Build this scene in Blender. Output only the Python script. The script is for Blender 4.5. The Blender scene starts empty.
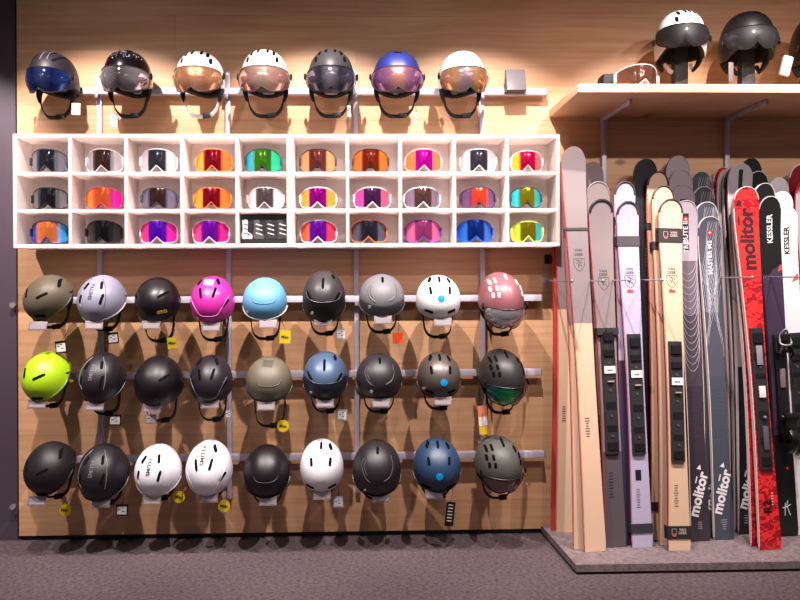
import bpy, bmesh, math, random
from math import sin, cos, pi, radians as R, sqrt, atan2
from mathutils import Vector as V, Matrix
from mathutils.bvhtree import BVHTree
random.seed(7)
COL = bpy.context.scene.collection
SC = bpy.context.scene

# ------------------------------------------------------------------ camera
F = 750.0; PPX = 378.0; PPY = 285.0
CAM = V((0, -3.57, 1.195))
YAW = R(-1.6); ROLL = R(-0.28)
Mcam = Matrix.Rotation(YAW, 3, 'Z') @ Matrix.Rotation(R(90), 3, 'X') @ Matrix.Rotation(ROLL, 3, 'Z')
cd = bpy.data.cameras.new('camera'); cam = bpy.data.objects.new('camera', cd); COL.objects.link(cam)
cam.location = CAM; cam.rotation_euler = Mcam.to_euler()
cd.sensor_width = 36; cd.lens = F / 800 * 36
cd.shift_x = (400 - PPX) / 800; cd.shift_y = (PPY - 300) / 800
cd.clip_start = 0.05
SC.camera = cam

def ray(px, py): return Mcam @ V(((px - PPX) / F, (PPY - py) / F, -1))
def at(px, py, Y):
    d = ray(px, py); t = (Y - CAM.y) / d.y
    return CAM + d * t
def proj(p):
    q = Mcam.transposed() @ (V(p) - CAM); return PPX + F * q.x / -q.z, PPY - F * q.y / -q.z
def atz(px, py, Z):
    d = ray(px, py); t = (Z - CAM.z) / d.z
    return CAM + d * t

# ------------------------------------------------------------------ materials
def lin(c):
    return tuple(((v / 255) / 12.92 if v / 255 <= .04045 else ((v / 255 + .055) / 1.055) ** 2.4) for v in c) + (1,)
MC = {}
def mat(name, rgb, rough=.5, metal=0., coat=0., noise=0., bump=0., scale=200., alpha=1., spec=.5, sheen=0.):
    key = (name, rgb, rough, metal, coat, alpha)
    if key in MC: return MC[key]
    m = bpy.data.materials.new(name); m.use_nodes = True
    nt = m.node_tree; b = nt.nodes['Principled BSDF']
    b.inputs['Base Color'].default_value = lin(rgb)
    b.inputs['Roughness'].default_value = rough; b.inputs['Metallic'].default_value = metal
    b.inputs['Coat Weight'].default_value = coat; b.inputs['Coat Roughness'].default_value = .08
    b.inputs['Alpha'].default_value = alpha; b.inputs['Specular IOR Level'].default_value = spec
    b.inputs['Sheen Weight'].default_value = sheen
    tc = nt.nodes.new('ShaderNodeTexCoord'); n = nt.nodes.new('ShaderNodeTexNoise')
    n.inputs['Scale'].default_value = scale; n.inputs['Detail'].default_value = 3
    nt.links.new(tc.outputs['Object'], n.inputs['Vector'])
    if noise > 0:
        mx = nt.nodes.new('ShaderNodeMix'); mx.data_type = 'RGBA'; mx.blend_type = 'MULTIPLY'
        cr = nt.nodes.new('ShaderNodeValToRGB')
        cr.color_ramp.elements[0].position = .3; cr.color_ramp.elements[1].position = .7
        k = 1 - noise
        cr.color_ramp.elements[0].color = (k, k, k, 1); cr.color_ramp.elements[1].color = (1, 1, 1, 1)
        mx.inputs[0].default_value = 1; mx.inputs[6].default_value = lin(rgb)
        nt.links.new(n.outputs['Fac'], cr.inputs['Fac']); nt.links.new(cr.outputs['Color'], mx.inputs[7])
        nt.links.new(mx.outputs[2], b.inputs['Base Color'])
    else:
        mr = nt.nodes.new('ShaderNodeMapRange'); mr.inputs[3].default_value = max(0, rough - .03); mr.inputs[4].default_value = rough + .04
        nt.links.new(n.outputs['Fac'], mr.inputs[0]); nt.links.new(mr.outputs[0], b.inputs['Roughness'])
    if bump > 0:
        bp = nt.nodes.new('ShaderNodeBump'); bp.inputs['Strength'].default_value = bump; bp.inputs['Distance'].default_value = .004
        nt.links.new(n.outputs['Fac'], bp.inputs['Height']); nt.links.new(bp.outputs['Normal'], b.inputs['Normal'])
    MC[key] = m
    return m

def wood_mat(name, base, dark, rough=.5):
    m = bpy.data.materials.new(name); m.use_nodes = True
    nt = m.node_tree; L = nt.links.new; b = nt.nodes['Principled BSDF']; b.inputs['Roughness'].default_value = rough
    tc = nt.nodes.new('ShaderNodeTexCoord')
    sep = nt.nodes.new('ShaderNodeSeparateXYZ'); L(tc.outputs['Object'], sep.inputs[0])
    com = nt.nodes.new('ShaderNodeCombineXYZ'); L(sep.outputs['X'], com.inputs['X']); L(sep.outputs['Z'], com.inputs['Y']); L(sep.outputs['Y'], com.inputs['Z'])
    # boards
    br = nt.nodes.new('ShaderNodeTexBrick'); L(com.outputs[0], br.inputs['Vector'])
    br.inputs['Scale'].default_value = 1; br.inputs['Brick Width'].default_value = 2.3; br.inputs['Row Height'].default_value = .165
    br.inputs['Mortar Size'].default_value = .0012; br.inputs['Mortar Smooth'].default_value = .5; br.offset = .37
    br.inputs['Color1'].default_value = (1, 1, 1, 1); br.inputs['Color2'].default_value = (.86, .84, .82, 1); br.inputs['Mortar'].default_value = (.62, .55, .5, 1)
    def noise(sx, sy, scale, detail, dist=0):
        mp = nt.nodes.new('ShaderNodeMapping'); mp.inputs['Scale'].default_value = (sx, sy, 1); L(com.outputs[0], mp.inputs[0])
        n = nt.nodes.new('ShaderNodeTexNoise'); n.inputs['Scale'].default_value = scale; n.inputs['Detail'].default_value = detail
        n.inputs['Distortion'].default_value = dist; L(mp.outputs[0], n.inputs['Vector']); return n
    g = noise(1, 22, 2.2, 8, .6); g2 = noise(1, 9, .9, 3, 1.2)
    ad = nt.nodes.new('ShaderNodeMath'); ad.operation = 'ADD'; L(g.outputs['Fac'], ad.inputs[0]); L(g2.outputs['Fac'], ad.inputs[1])
    hf = nt.nodes.new('ShaderNodeMath'); hf.operation = 'MULTIPLY'; hf.inputs[1].default_value = .5; L(ad.outputs[0], hf.inputs[0])
    cr = nt.nodes.new('ShaderNodeValToRGB'); cr.color_ramp.elements[0].position = .36; cr.color_ramp.elements[1].position = .62
    cr.color_ramp.elements[0].color = lin(dark); cr.color_ramp.elements[1].color = lin(base); L(hf.outputs[0], cr.inputs['Fac'])
    mx = nt.nodes.new('ShaderNodeMix'); mx.data_type = 'RGBA'; mx.blend_type = 'MULTIPLY'; mx.inputs[0].default_value = .8
    L(cr.outputs[0], mx.inputs[6]); L(br.outputs['Color'], mx.inputs[7])
    # knots
    mp = nt.nodes.new('ShaderNodeMapping'); mp.inputs['Scale'].default_value = (2.2, 3.7, 1); L(com.outputs[0], mp.inputs[0])
    nz = noise(1, 2, 9, 2)
    vm = nt.nodes.new('ShaderNodeMix'); vm.data_type = 'VECTOR'; vm.inputs[0].default_value = .06
    L(mp.outputs[0], vm.inputs[4]); L(nz.outputs['Color'], vm.inputs[5])
    vo = nt.nodes.new('ShaderNodeTexVoronoi'); vo.inputs['Scale'].default_value = 1.0; L(vm.outputs[1], vo.inputs['Vector'])
    kr = nt.nodes.new('ShaderNodeValToRGB'); kr.color_ramp.elements[0].position = .03; kr.color_ramp.elements[1].position = .065
    kr.color_ramp.elements[0].color = (.3, .2, .15, 1); kr.color_ramp.elements[1].color = (1, 1, 1, 1); L(vo.outputs['Distance'], kr.inputs['Fac'])
    m2 = nt.nodes.new('ShaderNodeMix'); m2.data_type = 'RGBA'; m2.blend_type = 'MULTIPLY'; m2.inputs[0].default_value = .75
    L(mx.outputs[2], m2.inputs[6]); L(kr.outputs[0], m2.inputs[7]); L(m2.outputs[2], b.inputs['Base Color'])
    bp = nt.nodes.new('ShaderNodeBump'); bp.inputs['Strength'].default_value = .08; L(g.outputs['Fac'], bp.inputs['Height']); L(bp.outputs[0], b.inputs['Normal'])
    return m

def carpet_mat(name, a, b_, scale=260):
    m = bpy.data.materials.new(name); m.use_nodes = True
    nt = m.node_tree; L = nt.links.new; b = nt.nodes['Principled BSDF']; b.inputs['Roughness'].default_value = .95
    b.inputs['Specular IOR Level'].default_value = .15
    tc = nt.nodes.new('ShaderNodeTexCoord')
    n = nt.nodes.new('ShaderNodeTexNoise'); n.inputs['Scale'].default_value = scale; n.inputs['Detail'].default_value = 6; n.inputs['Roughness'].default_value = .8
    n2 = nt.nodes.new('ShaderNodeTexNoise'); n2.inputs['Scale'].default_value = 60; n2.inputs['Detail'].default_value = 4; n2.inputs['Roughness'].default_value = .75
    for q in (n, n2): L(tc.outputs['Object'], q.inputs['Vector'])
    ad = nt.nodes.new('ShaderNodeMath'); ad.operation = 'MULTIPLY_ADD'; ad.inputs[1].default_value = .5
    h = nt.nodes.new('ShaderNodeMath'); h.operation = 'MULTIPLY'; h.inputs[1].default_value = .5
    L(n2.outputs['Fac'], h.inputs[0]); L(n.outputs['Fac'], ad.inputs[0]); L(h.outputs[0], ad.inputs[2])
    cr = nt.nodes.new('ShaderNodeValToRGB'); cr.color_ramp.elements[0].position = .38; cr.color_ramp.elements[1].position = .62
    cr.color_ramp.elements[0].color = lin(a); cr.color_ramp.elements[1].color = lin(b_)
    L(ad.outputs[0], cr.inputs['Fac']); L(cr.outputs[0], b.inputs['Base Color'])
    bp = nt.nodes.new('ShaderNodeBump'); bp.inputs['Strength'].default_value = .35; bp.inputs['Distance'].default_value = .003
    L(ad.outputs[0], bp.inputs['Height']); L(bp.outputs[0], b.inputs['Normal'])
    return m

def ramp_mat(name, axis, stops, rough=.1, metal=.6, coat=.6, absx=False, alpha=1., scale=1., streak=0):
    """mirrored tint across the lens, its bright and dark zones painted as reflections"""
    m = bpy.data.materials.new(name); m.use_nodes = True
    nt = m.node_tree; L = nt.links.new; b = nt.nodes['Principled BSDF']
    b.inputs['Roughness'].default_value = rough; b.inputs['Metallic'].default_value = metal; b.inputs['Coat Weight'].default_value = coat
    b.inputs['Coat Roughness'].default_value = .03; b.inputs['Alpha'].default_value = alpha
    tc = nt.nodes.new('ShaderNodeTexCoord'); sp = nt.nodes.new('ShaderNodeSeparateXYZ'); L(tc.outputs['Object'], sp.inputs[0])
    src = sp.outputs[axis]
    mr = nt.nodes.new('ShaderNodeMapRange'); mr.inputs[1].default_value = -scale; mr.inputs[2].default_value = scale; L(src, mr.inputs[0])
    cr = nt.nodes.new('ShaderNodeValToRGB'); L(mr.outputs[0], cr.inputs['Fac'])
    el = cr.color_ramp.elements
    el[0].position = stops[0][0]; el[0].color = lin(stops[0][1]); el[1].position = stops[-1][0]; el[1].color = lin(stops[-1][1])
    for p, c in stops[1:-1]: e = el.new(p); e.color = lin(c)
    out = cr.outputs[0]
    L(out, b.inputs['Base Color'])
    return m

# ------------------------------------------------------------------ mesh builder
class MB:
    def __init__(s): s.v = []; s.f = []; s.m = []; s.sm = True
    def add(s, vs, fs, mi=0):
        o = len(s.v); s.v += [V(x) for x in vs]
        s.f += [tuple(o + i for i in f) for f in fs]; s.m += [mi] * len(fs) if isinstance(mi, int) else mi
        return s
    def box(s, c, d, rot=None, mi=0, bev=0.):
        c = V(c); hx, hy, hz = d[0] / 2, d[1] / 2, d[2] / 2
        M = rot if rot is not None else Matrix.Identity(3)
        if bev <= 0:
            vs = [c + M @ V((x * hx, y * hy, z * hz)) for x in (-1, 1) for y in (-1, 1) for z in (-1, 1)]
            return s.add(vs, [(0, 1, 3, 2), (4, 6, 7, 5), (0, 4, 5, 1), (2, 3, 7, 6), (0, 2, 6, 4), (1, 5, 7, 3)], mi)
        bm = bmesh.new(); bmesh.ops.create_cube(bm, size=1)
        for v in bm.verts: v.co = V((v.co.x * d[0], v.co.y * d[1], v.co.z * d[2]))
        bmesh.ops.bevel(bm, geom=bm.edges[:], offset=bev, segments=2, profile=.6, affect='EDGES')
        bm.verts.index_update()
        s.add([c + M @ v.co for v in bm.verts], [[q.index for q in f.verts] for f in bm.faces], mi); bm.free(); return s
    def prism(s, poly, axis_pts, mi=0):
        """poly: list of 3D pts, extruded by vector axis_pts"""
        n = len(poly); ex = V(axis_pts)
        vs = [V(p) for p in poly] + [V(p) + ex for p in poly]
        fs = [tuple(range(n)), tuple(range(2 * n - 1, n - 1, -1))] + [(i, (i + 1) % n, n + (i + 1) % n, n + i)[::-1] for i in range(n)]
        return s.add(vs, fs, mi)
    def sweep(s, path, a, b=None, up=(0, 0, 1), n=8, mi=0, sq=1., closed=False, cap=True, scl=None):
        b = a if b is None else b; up = V(up); path = [V(p) for p in path]; N = len(path); o = len(s.v)
        for i, p in enumerate(path):
            if closed: t = path[(i + 1) % N] - path[i - 1]
            else: t = path[min(i + 1, N - 1)] - path[max(i - 1, 0)]
            t.normalize()
            u = up - t * up.dot(t)
            if u.length < 1e-4: u = V((1, 0, 0)) - t * t.x
            u.normalize(); w = t.cross(u)
            k = scl(i / (N - 1)) if scl else 1
            for j in range(n):
                th = 2 * pi * (j + .5) / n; cx, cz = cos(th), sin(th)
                if sq != 1: cx = math.copysign(abs(cx) ** sq, cx); cz = math.copysign(abs(cz) ** sq, cz)
                s.v.append(p + w * cx * a * k + u * cz * b * k)
        for i in range(N if closed else N - 1):
            i2 = (i + 1) % N
            for j in range(n):
                j2 = (j + 1) % n
                s.f.append((o + i * n + j, o + i * n + j2, o + i2 * n + j2, o + i2 * n + j)); s.m.append(mi)
        if cap and not closed:
            s.f.append(tuple(o + j for j in range(n))[::-1]); s.m.append(mi)
            s.f.append(tuple(o + (N - 1) * n + j for j in range(n))); s.m.append(mi)
        return s
    def ball(s, c, r, mi=0, n=12):
        c = V(c); r = V((r, r, r)) if not hasattr(r, '__len__') else V(r)
        bm = bmesh.new(); bmesh.ops.create_uvsphere(bm, u_segments=n, v_segments=max(6, n // 2 + 2), radius=1); bm.verts.index_update()
        s.add([c + V((v.co.x * r.x, v.co.y * r.y, v.co.z * r.z)) for v in bm.verts], [[q.index for q in f.verts] for f in bm.faces], mi); bm.free(); return s
    def build(s, name, mats, parent=None, loc=None, smooth=True, kind=None, angle=35):
        off = V((0, 0, 0))
        if parent is not None:
            p = parent
            while p is not None: off += p.location; p = p.parent
        if loc is not None: off = off + V(loc)
        me = bpy.data.meshes.new(name)
        me.from_pydata([v - off for v in s.v], [], s.f)
        mats = mats if isinstance(mats, (list, tuple)) else [mats]
        for m in mats: me.materials.append(m)
        for p, mi in zip(me.polygons, s.m): p.material_index = mi
        bm = bmesh.new(); bm.from_mesh(me)
        bmesh.ops.recalc_face_normals(bm, faces=bm.faces[:]) if not getattr(s, 'norecalc', False) else None
        bm.to_mesh(me); bm.free()
        if smooth:
            for p in me.polygons: p.use_smooth = True
            try: me.set_sharp_from_angle(angle=R(angle))
            except Exception: pass
        me.update()
        o = bpy.data.objects.new(name, me); COL.objects.link(o)
        if parent is not None: o.parent = parent
        if loc is not None: o.location = V(loc)
        if kind: o['kind'] = kind
        return o

def thing(name, label, cat, loc, group=None):
    o = bpy.data.objects.new(name, None); o.empty_display_size = .05; COL.objects.link(o)
    o.location = loc; o['label'] = label; o['category'] = cat
    if group: o['group'] = group
    return o
def tag(o, label, cat, group=None):
    o['label'] = label; o['category'] = cat
    if group: o['group'] = group
    return o

def smooth_path(pts, k=6):
    pts = [V(p) for p in pts]; out = []
    for i in range(len(pts) - 1):
        p0 = pts[max(i - 1, 0)]; p1 = pts[i]; p2 = pts[i + 1]; p3 = pts[min(i + 2, len(pts) - 1)]
        for j in range(k):
            t = j / k
            out.append(.5 * ((2 * p1) + (p2 - p0) * t + (2 * p0 - 5 * p1 + 4 * p2 - p3) * t * t + (3 * p1 - p0 - 3 * p2 + p3) * t ** 3))
    out.append(pts[-1]); return out

TXT = {}
def text2d(s, bold=0.):
    """letters as flat triangles, centred, unit height of capitals about 1"""
    if (s, bold) in TXT: return TXT[(s, bold)]
    cu = bpy.data.curves.new('letters', 'FONT'); cu.body = s; cu.size = 1.4; cu.offset = bold; cu.align_x = 'CENTER'; cu.align_y = 'CENTER'; cu.resolution_u = 3
    o = bpy.data.objects.new('letters', cu); COL.objects.link(o)
    dg = bpy.context.evaluated_depsgraph_get(); dg.update()
    me = bpy.data.meshes.new_from_object(o.evaluated_get(dg))
    vs = [v.co.copy() for v in me.vertices]; fs = [tuple(p.vertices) for p in me.polygons]
    bpy.data.objects.remove(o); bpy.data.curves.remove(cu); bpy.data.meshes.remove(me)
    TXT[(s, bold)] = (vs, fs); return vs, fs
def decal(mb, vs2, fs, fn, mi=0, depth=.0012):
    """map flat 2D verts through fn(x,y,h) and give them a little thickness"""
    n = len(vs2); top = []; bot = []
    for p in vs2:
        q = fn(p[0], p[1], depth)
        if q is None: return False
        top.append(q); bot.append(fn(p[0], p[1], -.0005))
    cnt = {}
    for f in fs:
        for i in range(len(f)):
            e = (f[i], f[(i + 1) % len(f)]); k = tuple(sorted(e)); cnt.setdefault(k, []).append(e)
    sides = [(e[0][0], e[0][1], e[0][1] + n, e[0][0] + n)[::-1] for e in cnt.values() if len(e) == 1]
    mb.add(top + bot, list(fs) + sides, mi); return True

def grid2d(x0, x1, y0, y1, nx, ny):
    vs = [(x0 + (x1 - x0) * i / nx, y0 + (y1 - y0) * j / ny) for j in range(ny + 1) for i in range(nx + 1)]
    fs = [(j * (nx + 1) + i, j * (nx + 1) + i + 1, (j + 1) * (nx + 1) + i + 1, (j + 1) * (nx + 1) + i) for j in range(ny) for i in range(nx)]
    return vs, fs

# shared materials
alu = mat('brushed_aluminium', (190, 181, 196), .42, .1)
steel = mat('polished_steel', (200, 194, 200), .25, .7)
black = mat('black_plastic', (16, 15, 17), .4)
black_matte = mat('black_webbing', (14, 13, 15), .85, noise=.3, scale=600)
liner = mat('black_foam_liner', (20, 18, 20), .9, noise=.3, scale=90, bump=.3)
white_pl = mat('white_powder_coat', (254, 248, 246), .45)
acryl = mat('frosted_label_plate', (112, 100, 107), .4)
wedge_m = mat('grey_moulded_plastic', (78, 72, 76), .5)
white_paper = mat('white_paper', (235, 228, 228), .7)
yellow_m = mat('yellow_card', (225, 195, 25), .6)
orange_m = mat('orange_card', (235, 80, 25), .6)
ink = mat('black_ink', (20, 18, 20), .6)
oak = wood_mat('oak_boards', (222, 174, 134), (202, 150, 110))
oak_shelf = wood_mat('oak_shelf_board', (225, 182, 148), (208, 160, 124))

# ------------------------------------------------------------------ room
def wallpt(px, py, Y=0): return at(px, py, Y)
XL = wallpt(18, 300).x; FZ = 0.0
CAM_H = CAM.z
wL = -4.2; wR = 3.6; CEIL = 3.05; BACK = -8.5
# floor level from the picture: base of the wall seen at row 535
o = MB().box(((wL + wR) / 2, BACK / 2, -.05), (wR - wL, -BACK + .3, .1)).build('floor', carpet_mat('floor_carpet', (50, 42, 47), (118, 101, 107), 420), smooth=False); o['kind'] = 'structure'
o = MB().box(((XL + wR) / 2, .03, CEIL / 2 + .012), (wR - XL, .06, CEIL - .024)).build('wall_back', oak, smooth=False); o['kind'] = 'structure'
o = MB().box(((XL + wR) / 2, .035, .006), (wR - XL - .01, .05, .012)).build('baseboard_back', mat('black_plinth', (18, 16, 17), .7), smooth=False); o['kind'] = 'structure'
gm = mat('mauve_grey_panel', (80, 68, 78), .32, coat=.2)
o = MB().box(((XL + wL) / 2 - .006, .04, CEIL / 2), (XL - wL - .012, .06, CEIL)).build('wall_left', gm, smooth=False); o['kind'] = 'structure'
o = MB().box((XL - .006, .055, CEIL / 2), (.012, .04, CEIL)).build('trim_1', mat('dark_gap', (25, 20, 24), .8), smooth=False); o['kind'] = 'structure'
o = MB().box(((wL + wR) / 2, BACK / 2, CEIL + .05), (wR - wL, -BACK + .3, .1)).build('ceiling', mat('ceiling_paint', (85, 76, 78), .9), smooth=False); o['kind'] = 'structure'
o = MB().box(((wL + wR) / 2, BACK - .1, CEIL / 2), (wR - wL, .1, CEIL)).build('wall_front', mat('far_wall_paint', (105, 95, 98), .8), smooth=False); o['kind'] = 'structure'

for i, (px, py, nm) in enumerate([(14, 305, 'upper'), (14, 506, 'lower')]):
    p = at(px, py, -.0)
    m = MB(); m.sweep([p + V((0, .012, 0)), p + V((0, -.012, 0))], .006, n=12); m.sweep([p + V((0, -.010, 0)), p + V((0, -.013, 0)), p + V((0, -.02, 0))], .013, n=16)
    tag(m.build('wall_stud', steel, loc=p), f'small metal stud on the mauve-grey panel, {nm} of the two', 'stud', 'metal studs on the grey panel')

# ------------------------------------------------------------------ posts and rails
def zat(px, py, Y=-.03): return at(px, py, Y).z
post_m = alu
posts = [(100, 74, 500, 'leftmost, passing behind the second helmet column'), (228.5, 72, 498, 'behind the fourth helmet column of the lower rows'),
         (356, 72, 492, 'beside the row of charcoal and grey helmets'), (482, 74, 440, 'behind the helmets with visors at the right end'),
         (604, 112, 535, 'under the oak shelf behind the grey skis'), (727, 112, 535, 'under the oak shelf behind the red ski')]
for px, y0, y1, w in posts:
    a = at(px, y0, -.015); b = at(px, y1, -.015); x = at(px, 200, -.015).x
    m = MB().box((x, -.0125, (a.z + b.z) / 2), (.022, .025, a.z - b.z), bev=.002)
    root = thing('wall_post', f'vertical aluminium wall post {w}', 'post', (x, -.0125, b.z), 'aluminium wall posts')
    m.build('upright', post_m, root)
    for zz in (a.z - .012, b.z + .012):
        m = MB(); m.sweep([V((x, -.0245, zz)), V((x, -.0275, zz))], .004, n=10); m.build('screw', steel, root)
for y, x0, x1, w in [(91.5, 82, 546, 'above the goggle box carrying the visor helmets'), (300.5, 33, 541, 'carrying the upper row of helmets below the goggle box'),
                     (376, 33, 541, 'carrying the middle row of helmets'), (459.5, 33, 544, 'carrying the bottom row of helmets')]:
    a = at(x0, y, -.045); b = at(x1, y - (0 if y < 200 else 1), -.045)
    root = thing('display_rail', f'horizontal aluminium rail {w}', 'rail', ((a.x + b.x) / 2, -.045, a.z), 'aluminium display rails')
    m = MB().box(((a.x + b.x) / 2, -.045, a.z), (b.x - a.x, .035, .030), bev=.003); m.build('rail_bar', alu, root)
    for xx in (a.x, b.x): MB().box((xx, -.045, a.z), (.005, .036, .031), bev=.001).build('end_cap', mat('end_cap_grey', (110, 105, 115), .5), root)
    for px, _, _, _ in posts[:4]:
        xx = at(px, 200, -.015).x; MB().box((xx, -.046, a.z - .024), (.016, .036, .018), bev=.002).build('rail_clamp', mat('clamp_grey', (130, 124, 138), .4, .3), root)
RZ = {'A': at(300, 91.5, -.045).z, 'B': at(300, 300.5, -.045).z, 'C': at(300, 376, -.045).z, 'D': at(300, 459.5, -.045).z}

# ------------------------------------------------------------------ goggle boxes
BY = -.2
pxs = [13, 68.5, 124.5, 180.5, 235.5, 290.5, 346, 399, 453, 506, 560]
def bx(px): return at(px, 190, BY).x
zt = at(290, 134, BY).z; zb = at(290, 247, BY).z
zs1 = at(290, 171.5, BY).z; zs2 = at(290, 208.5, BY).z; T = .016
box_m = mat('white_translucent_plastic', (252, 244, 242), .4)
_nt = box_m.node_tree; _b = _nt.nodes['Principled BSDF']; _o = [n for n in _nt.nodes if n.type == 'OUTPUT_MATERIAL'][0]
_t = _nt.nodes.new('ShaderNodeBsdfTranslucent'); _t.inputs['Color'].default_value = lin((252, 240, 236))
_mx = _nt.nodes.new('ShaderNodeMixShader'); _mx.inputs[0].default_value = .45
_nt.links.new(_b.outputs[0], _mx.inputs[1]); _nt.links.new(_t.outputs[0], _mx.inputs[2]); _nt.links.new(_mx.outputs[0], _o.inputs['Surface'])
for side, a, b in (('left', 0, 5), ('right', 5, 10)):
    x0, x1 = bx(pxs[a]), bx(pxs[b])
    if side == 'left': x1 -= .001
    cx = (x0 + x1) / 2
    root = thing('cubby_box', f'white wall-mounted compartment box of goggles, {side} half of the long box', 'display box', (cx, 0, zb), 'white goggle boxes')
    dep = -BY - .027; cy = -.027 - dep / 2
    MB().box((cx, cy, zt - T / 2), (x1 - x0, dep, T), bev=.0012).build('top_panel', box_m, root)
    MB().box((cx, cy, zb + T / 2), (x1 - x0, dep, T), bev=.0012).build('bottom_panel', box_m, root)
    MB().box((cx, -.031, (zt + zb) / 2), (x1 - x0 - .002, .006, zt - zb - .002)).build('back_panel', white_pl, root, smooth=False)
    for x in (x0 + T / 2, x1 - T / 2): MB().box((x, cy, (zt + zb) / 2), (T, dep, zt - zb - 2 * T), bev=.0008).build('side_panel', box_m, root)
    for k in range(a + 1, b):
        x = bx(pxs[k] + 1.5); MB().box((x, cy, (zt + zb) / 2), (T * .9, dep - .001, zt - zb - 2 * T), bev=.0008).build('divider', box_m, root)
    for z in (zs1, zs2):
        MB().box((cx, cy + .0005, z - T / 2), (x1 - x0 - 2 * T, dep - .002, T * .85), bev=.0008).build('shelf', box_m, root)

# ------------------------------------------------------------------ goggles
def g_outline(hw, hh, n=72, notch=.021, e=3.0):
    out = []
    for i in range(n):
        t = 2 * pi * i / n; c, s = cos(t), sin(t)
        ee = e if s >= 0 else e + 1.6
        x = hw * math.copysign(abs(c) ** (2 / ee), c); z = hh * math.copysign(abs(s) ** (2 / ee), s)
        if z < 0:
            k = max(0, 1 - abs(x) / .023); z += notch * (k * k * (3 - 2 * k)) * 1.25
        else: z *= 1 - .12 * (abs(x) / hw) ** 2
        out.append((x, z))
    return out
def goggle(px, Y, zbase, lens, frame, strap, label, hw=.088, hh=.048, yaw=0., name='ski_goggles', group='ski goggles in the white box', stops=None, rough=.12, metal=.65, tilt=0, frx=.0030, root_parent=None, curve=8.0):
    x = at(px, 190, Y).x
    root = thing(name, label, 'goggles', (x, Y + .05, zbase), group)
    c = V((x, Y, zbase + hh + .0065)); Rz = Matrix.Rotation(yaw, 3, 'Z')
    def P(u, w, d=0):
        y = curve * u * u + 2.0 * w * w
        n = V((2 * curve * u, -1, 4.0 * w * -1 * -1)); n.normalize()
        p = V((u, y, w)); nn = V((2 * curve * u, -1, 4 * w)).normalized()
        return c + Rz @ (p + nn * d)
    ol = g_outline(hw, hh)
    n = len(ol); rings = [1, .88, .72, .54, .36, .18]
    m = MB(); vs = []
    for r in rings:
        for (u, w) in ol: vs.append(P(u * r, w * r + (1 - r) * .006, .002))
    vs.append(P(0, .006, .002)); fs = []
    for k in range(len(rings) - 1):
        for i in range(n): fs.append((k * n + i, k * n + (i + 1) % n, (k + 1) * n + (i + 1) % n, (k + 1) * n + i))
    k = len(rings) - 1
    for i in range(n): fs.append((k * n + i, k * n + (i + 1) % n, len(vs) - 1))
    o_ = len(vs)
    for (u, w) in ol: vs.append(P(u, w, -.006))
    for i in range(n): fs.append((i, o_ + i, o_ + (i + 1) % n, (i + 1) % n))
    m.add(vs, fs)
    st = stops or lens
    lm = ramp_mat('mirrored_lens', 'X', st, rough=rough, metal=metal, scale=hw)
    ln = m.build('lens', lm, root, loc=(0, -.05, 0), angle=60)
    m = MB(); m.sweep([P(u * 1.015, w * 1.03, -.002) for u, w in ol], frx, .007, up=(0, -1, 0), n=8, closed=True)
    # body of the frame behind the lens
    vs = [P(u * 1.0, w * 1.0, -.004) for u, w in ol] + [P(u * .93, w * .9, -.004) + Rz @ V((0, .028, 0)) for u, w in ol]
    m.add(vs, [(i, (i + 1) % n, n + (i + 1) % n, n + i) for i in range(n)])
    m.build('frame', mat('goggle_frame', frame, .4), root)
    m = MB(); vs = [P(u * .93, w * .9, -.004) + Rz @ V((0, .028, 0)) for u, w in ol] + [P(u * .84, w * .78, -.004) + Rz @ V((0, .034, 0)) for u, w in ol]
    m.add(vs, [(i, (i + 1) % n, n + (i + 1) % n, n + i) for i in range(n)])
    m.build('face_foam', liner, root)
    e = curve * hw * hw
    pth = []
    for k in range(25):
        t = k / 24 * pi
        pth.append(c + Rz @ V((-cos(t) * (hw + .003) * (1 - .06 * sin(t)), e - .002 + sin(t) * .055, 0 - .004 * sin(t))))
    m = MB(); m.sweep(pth, .0016, .017, up=(0, 0, 1), n=8, sq=.4); st_ = m.build('strap', mat('goggle_strap', strap, .8, noise=.2), root)
    for sx in (-1, 1):
        m = MB(); q = c + Rz @ V((sx * (hw + .002), e - .004, 0)); m.box(q, (.007, .014, .036), rot=Rz, bev=.002); m.build('strap_clip', mat('goggle_frame', frame, .4), root)
    return root

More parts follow.
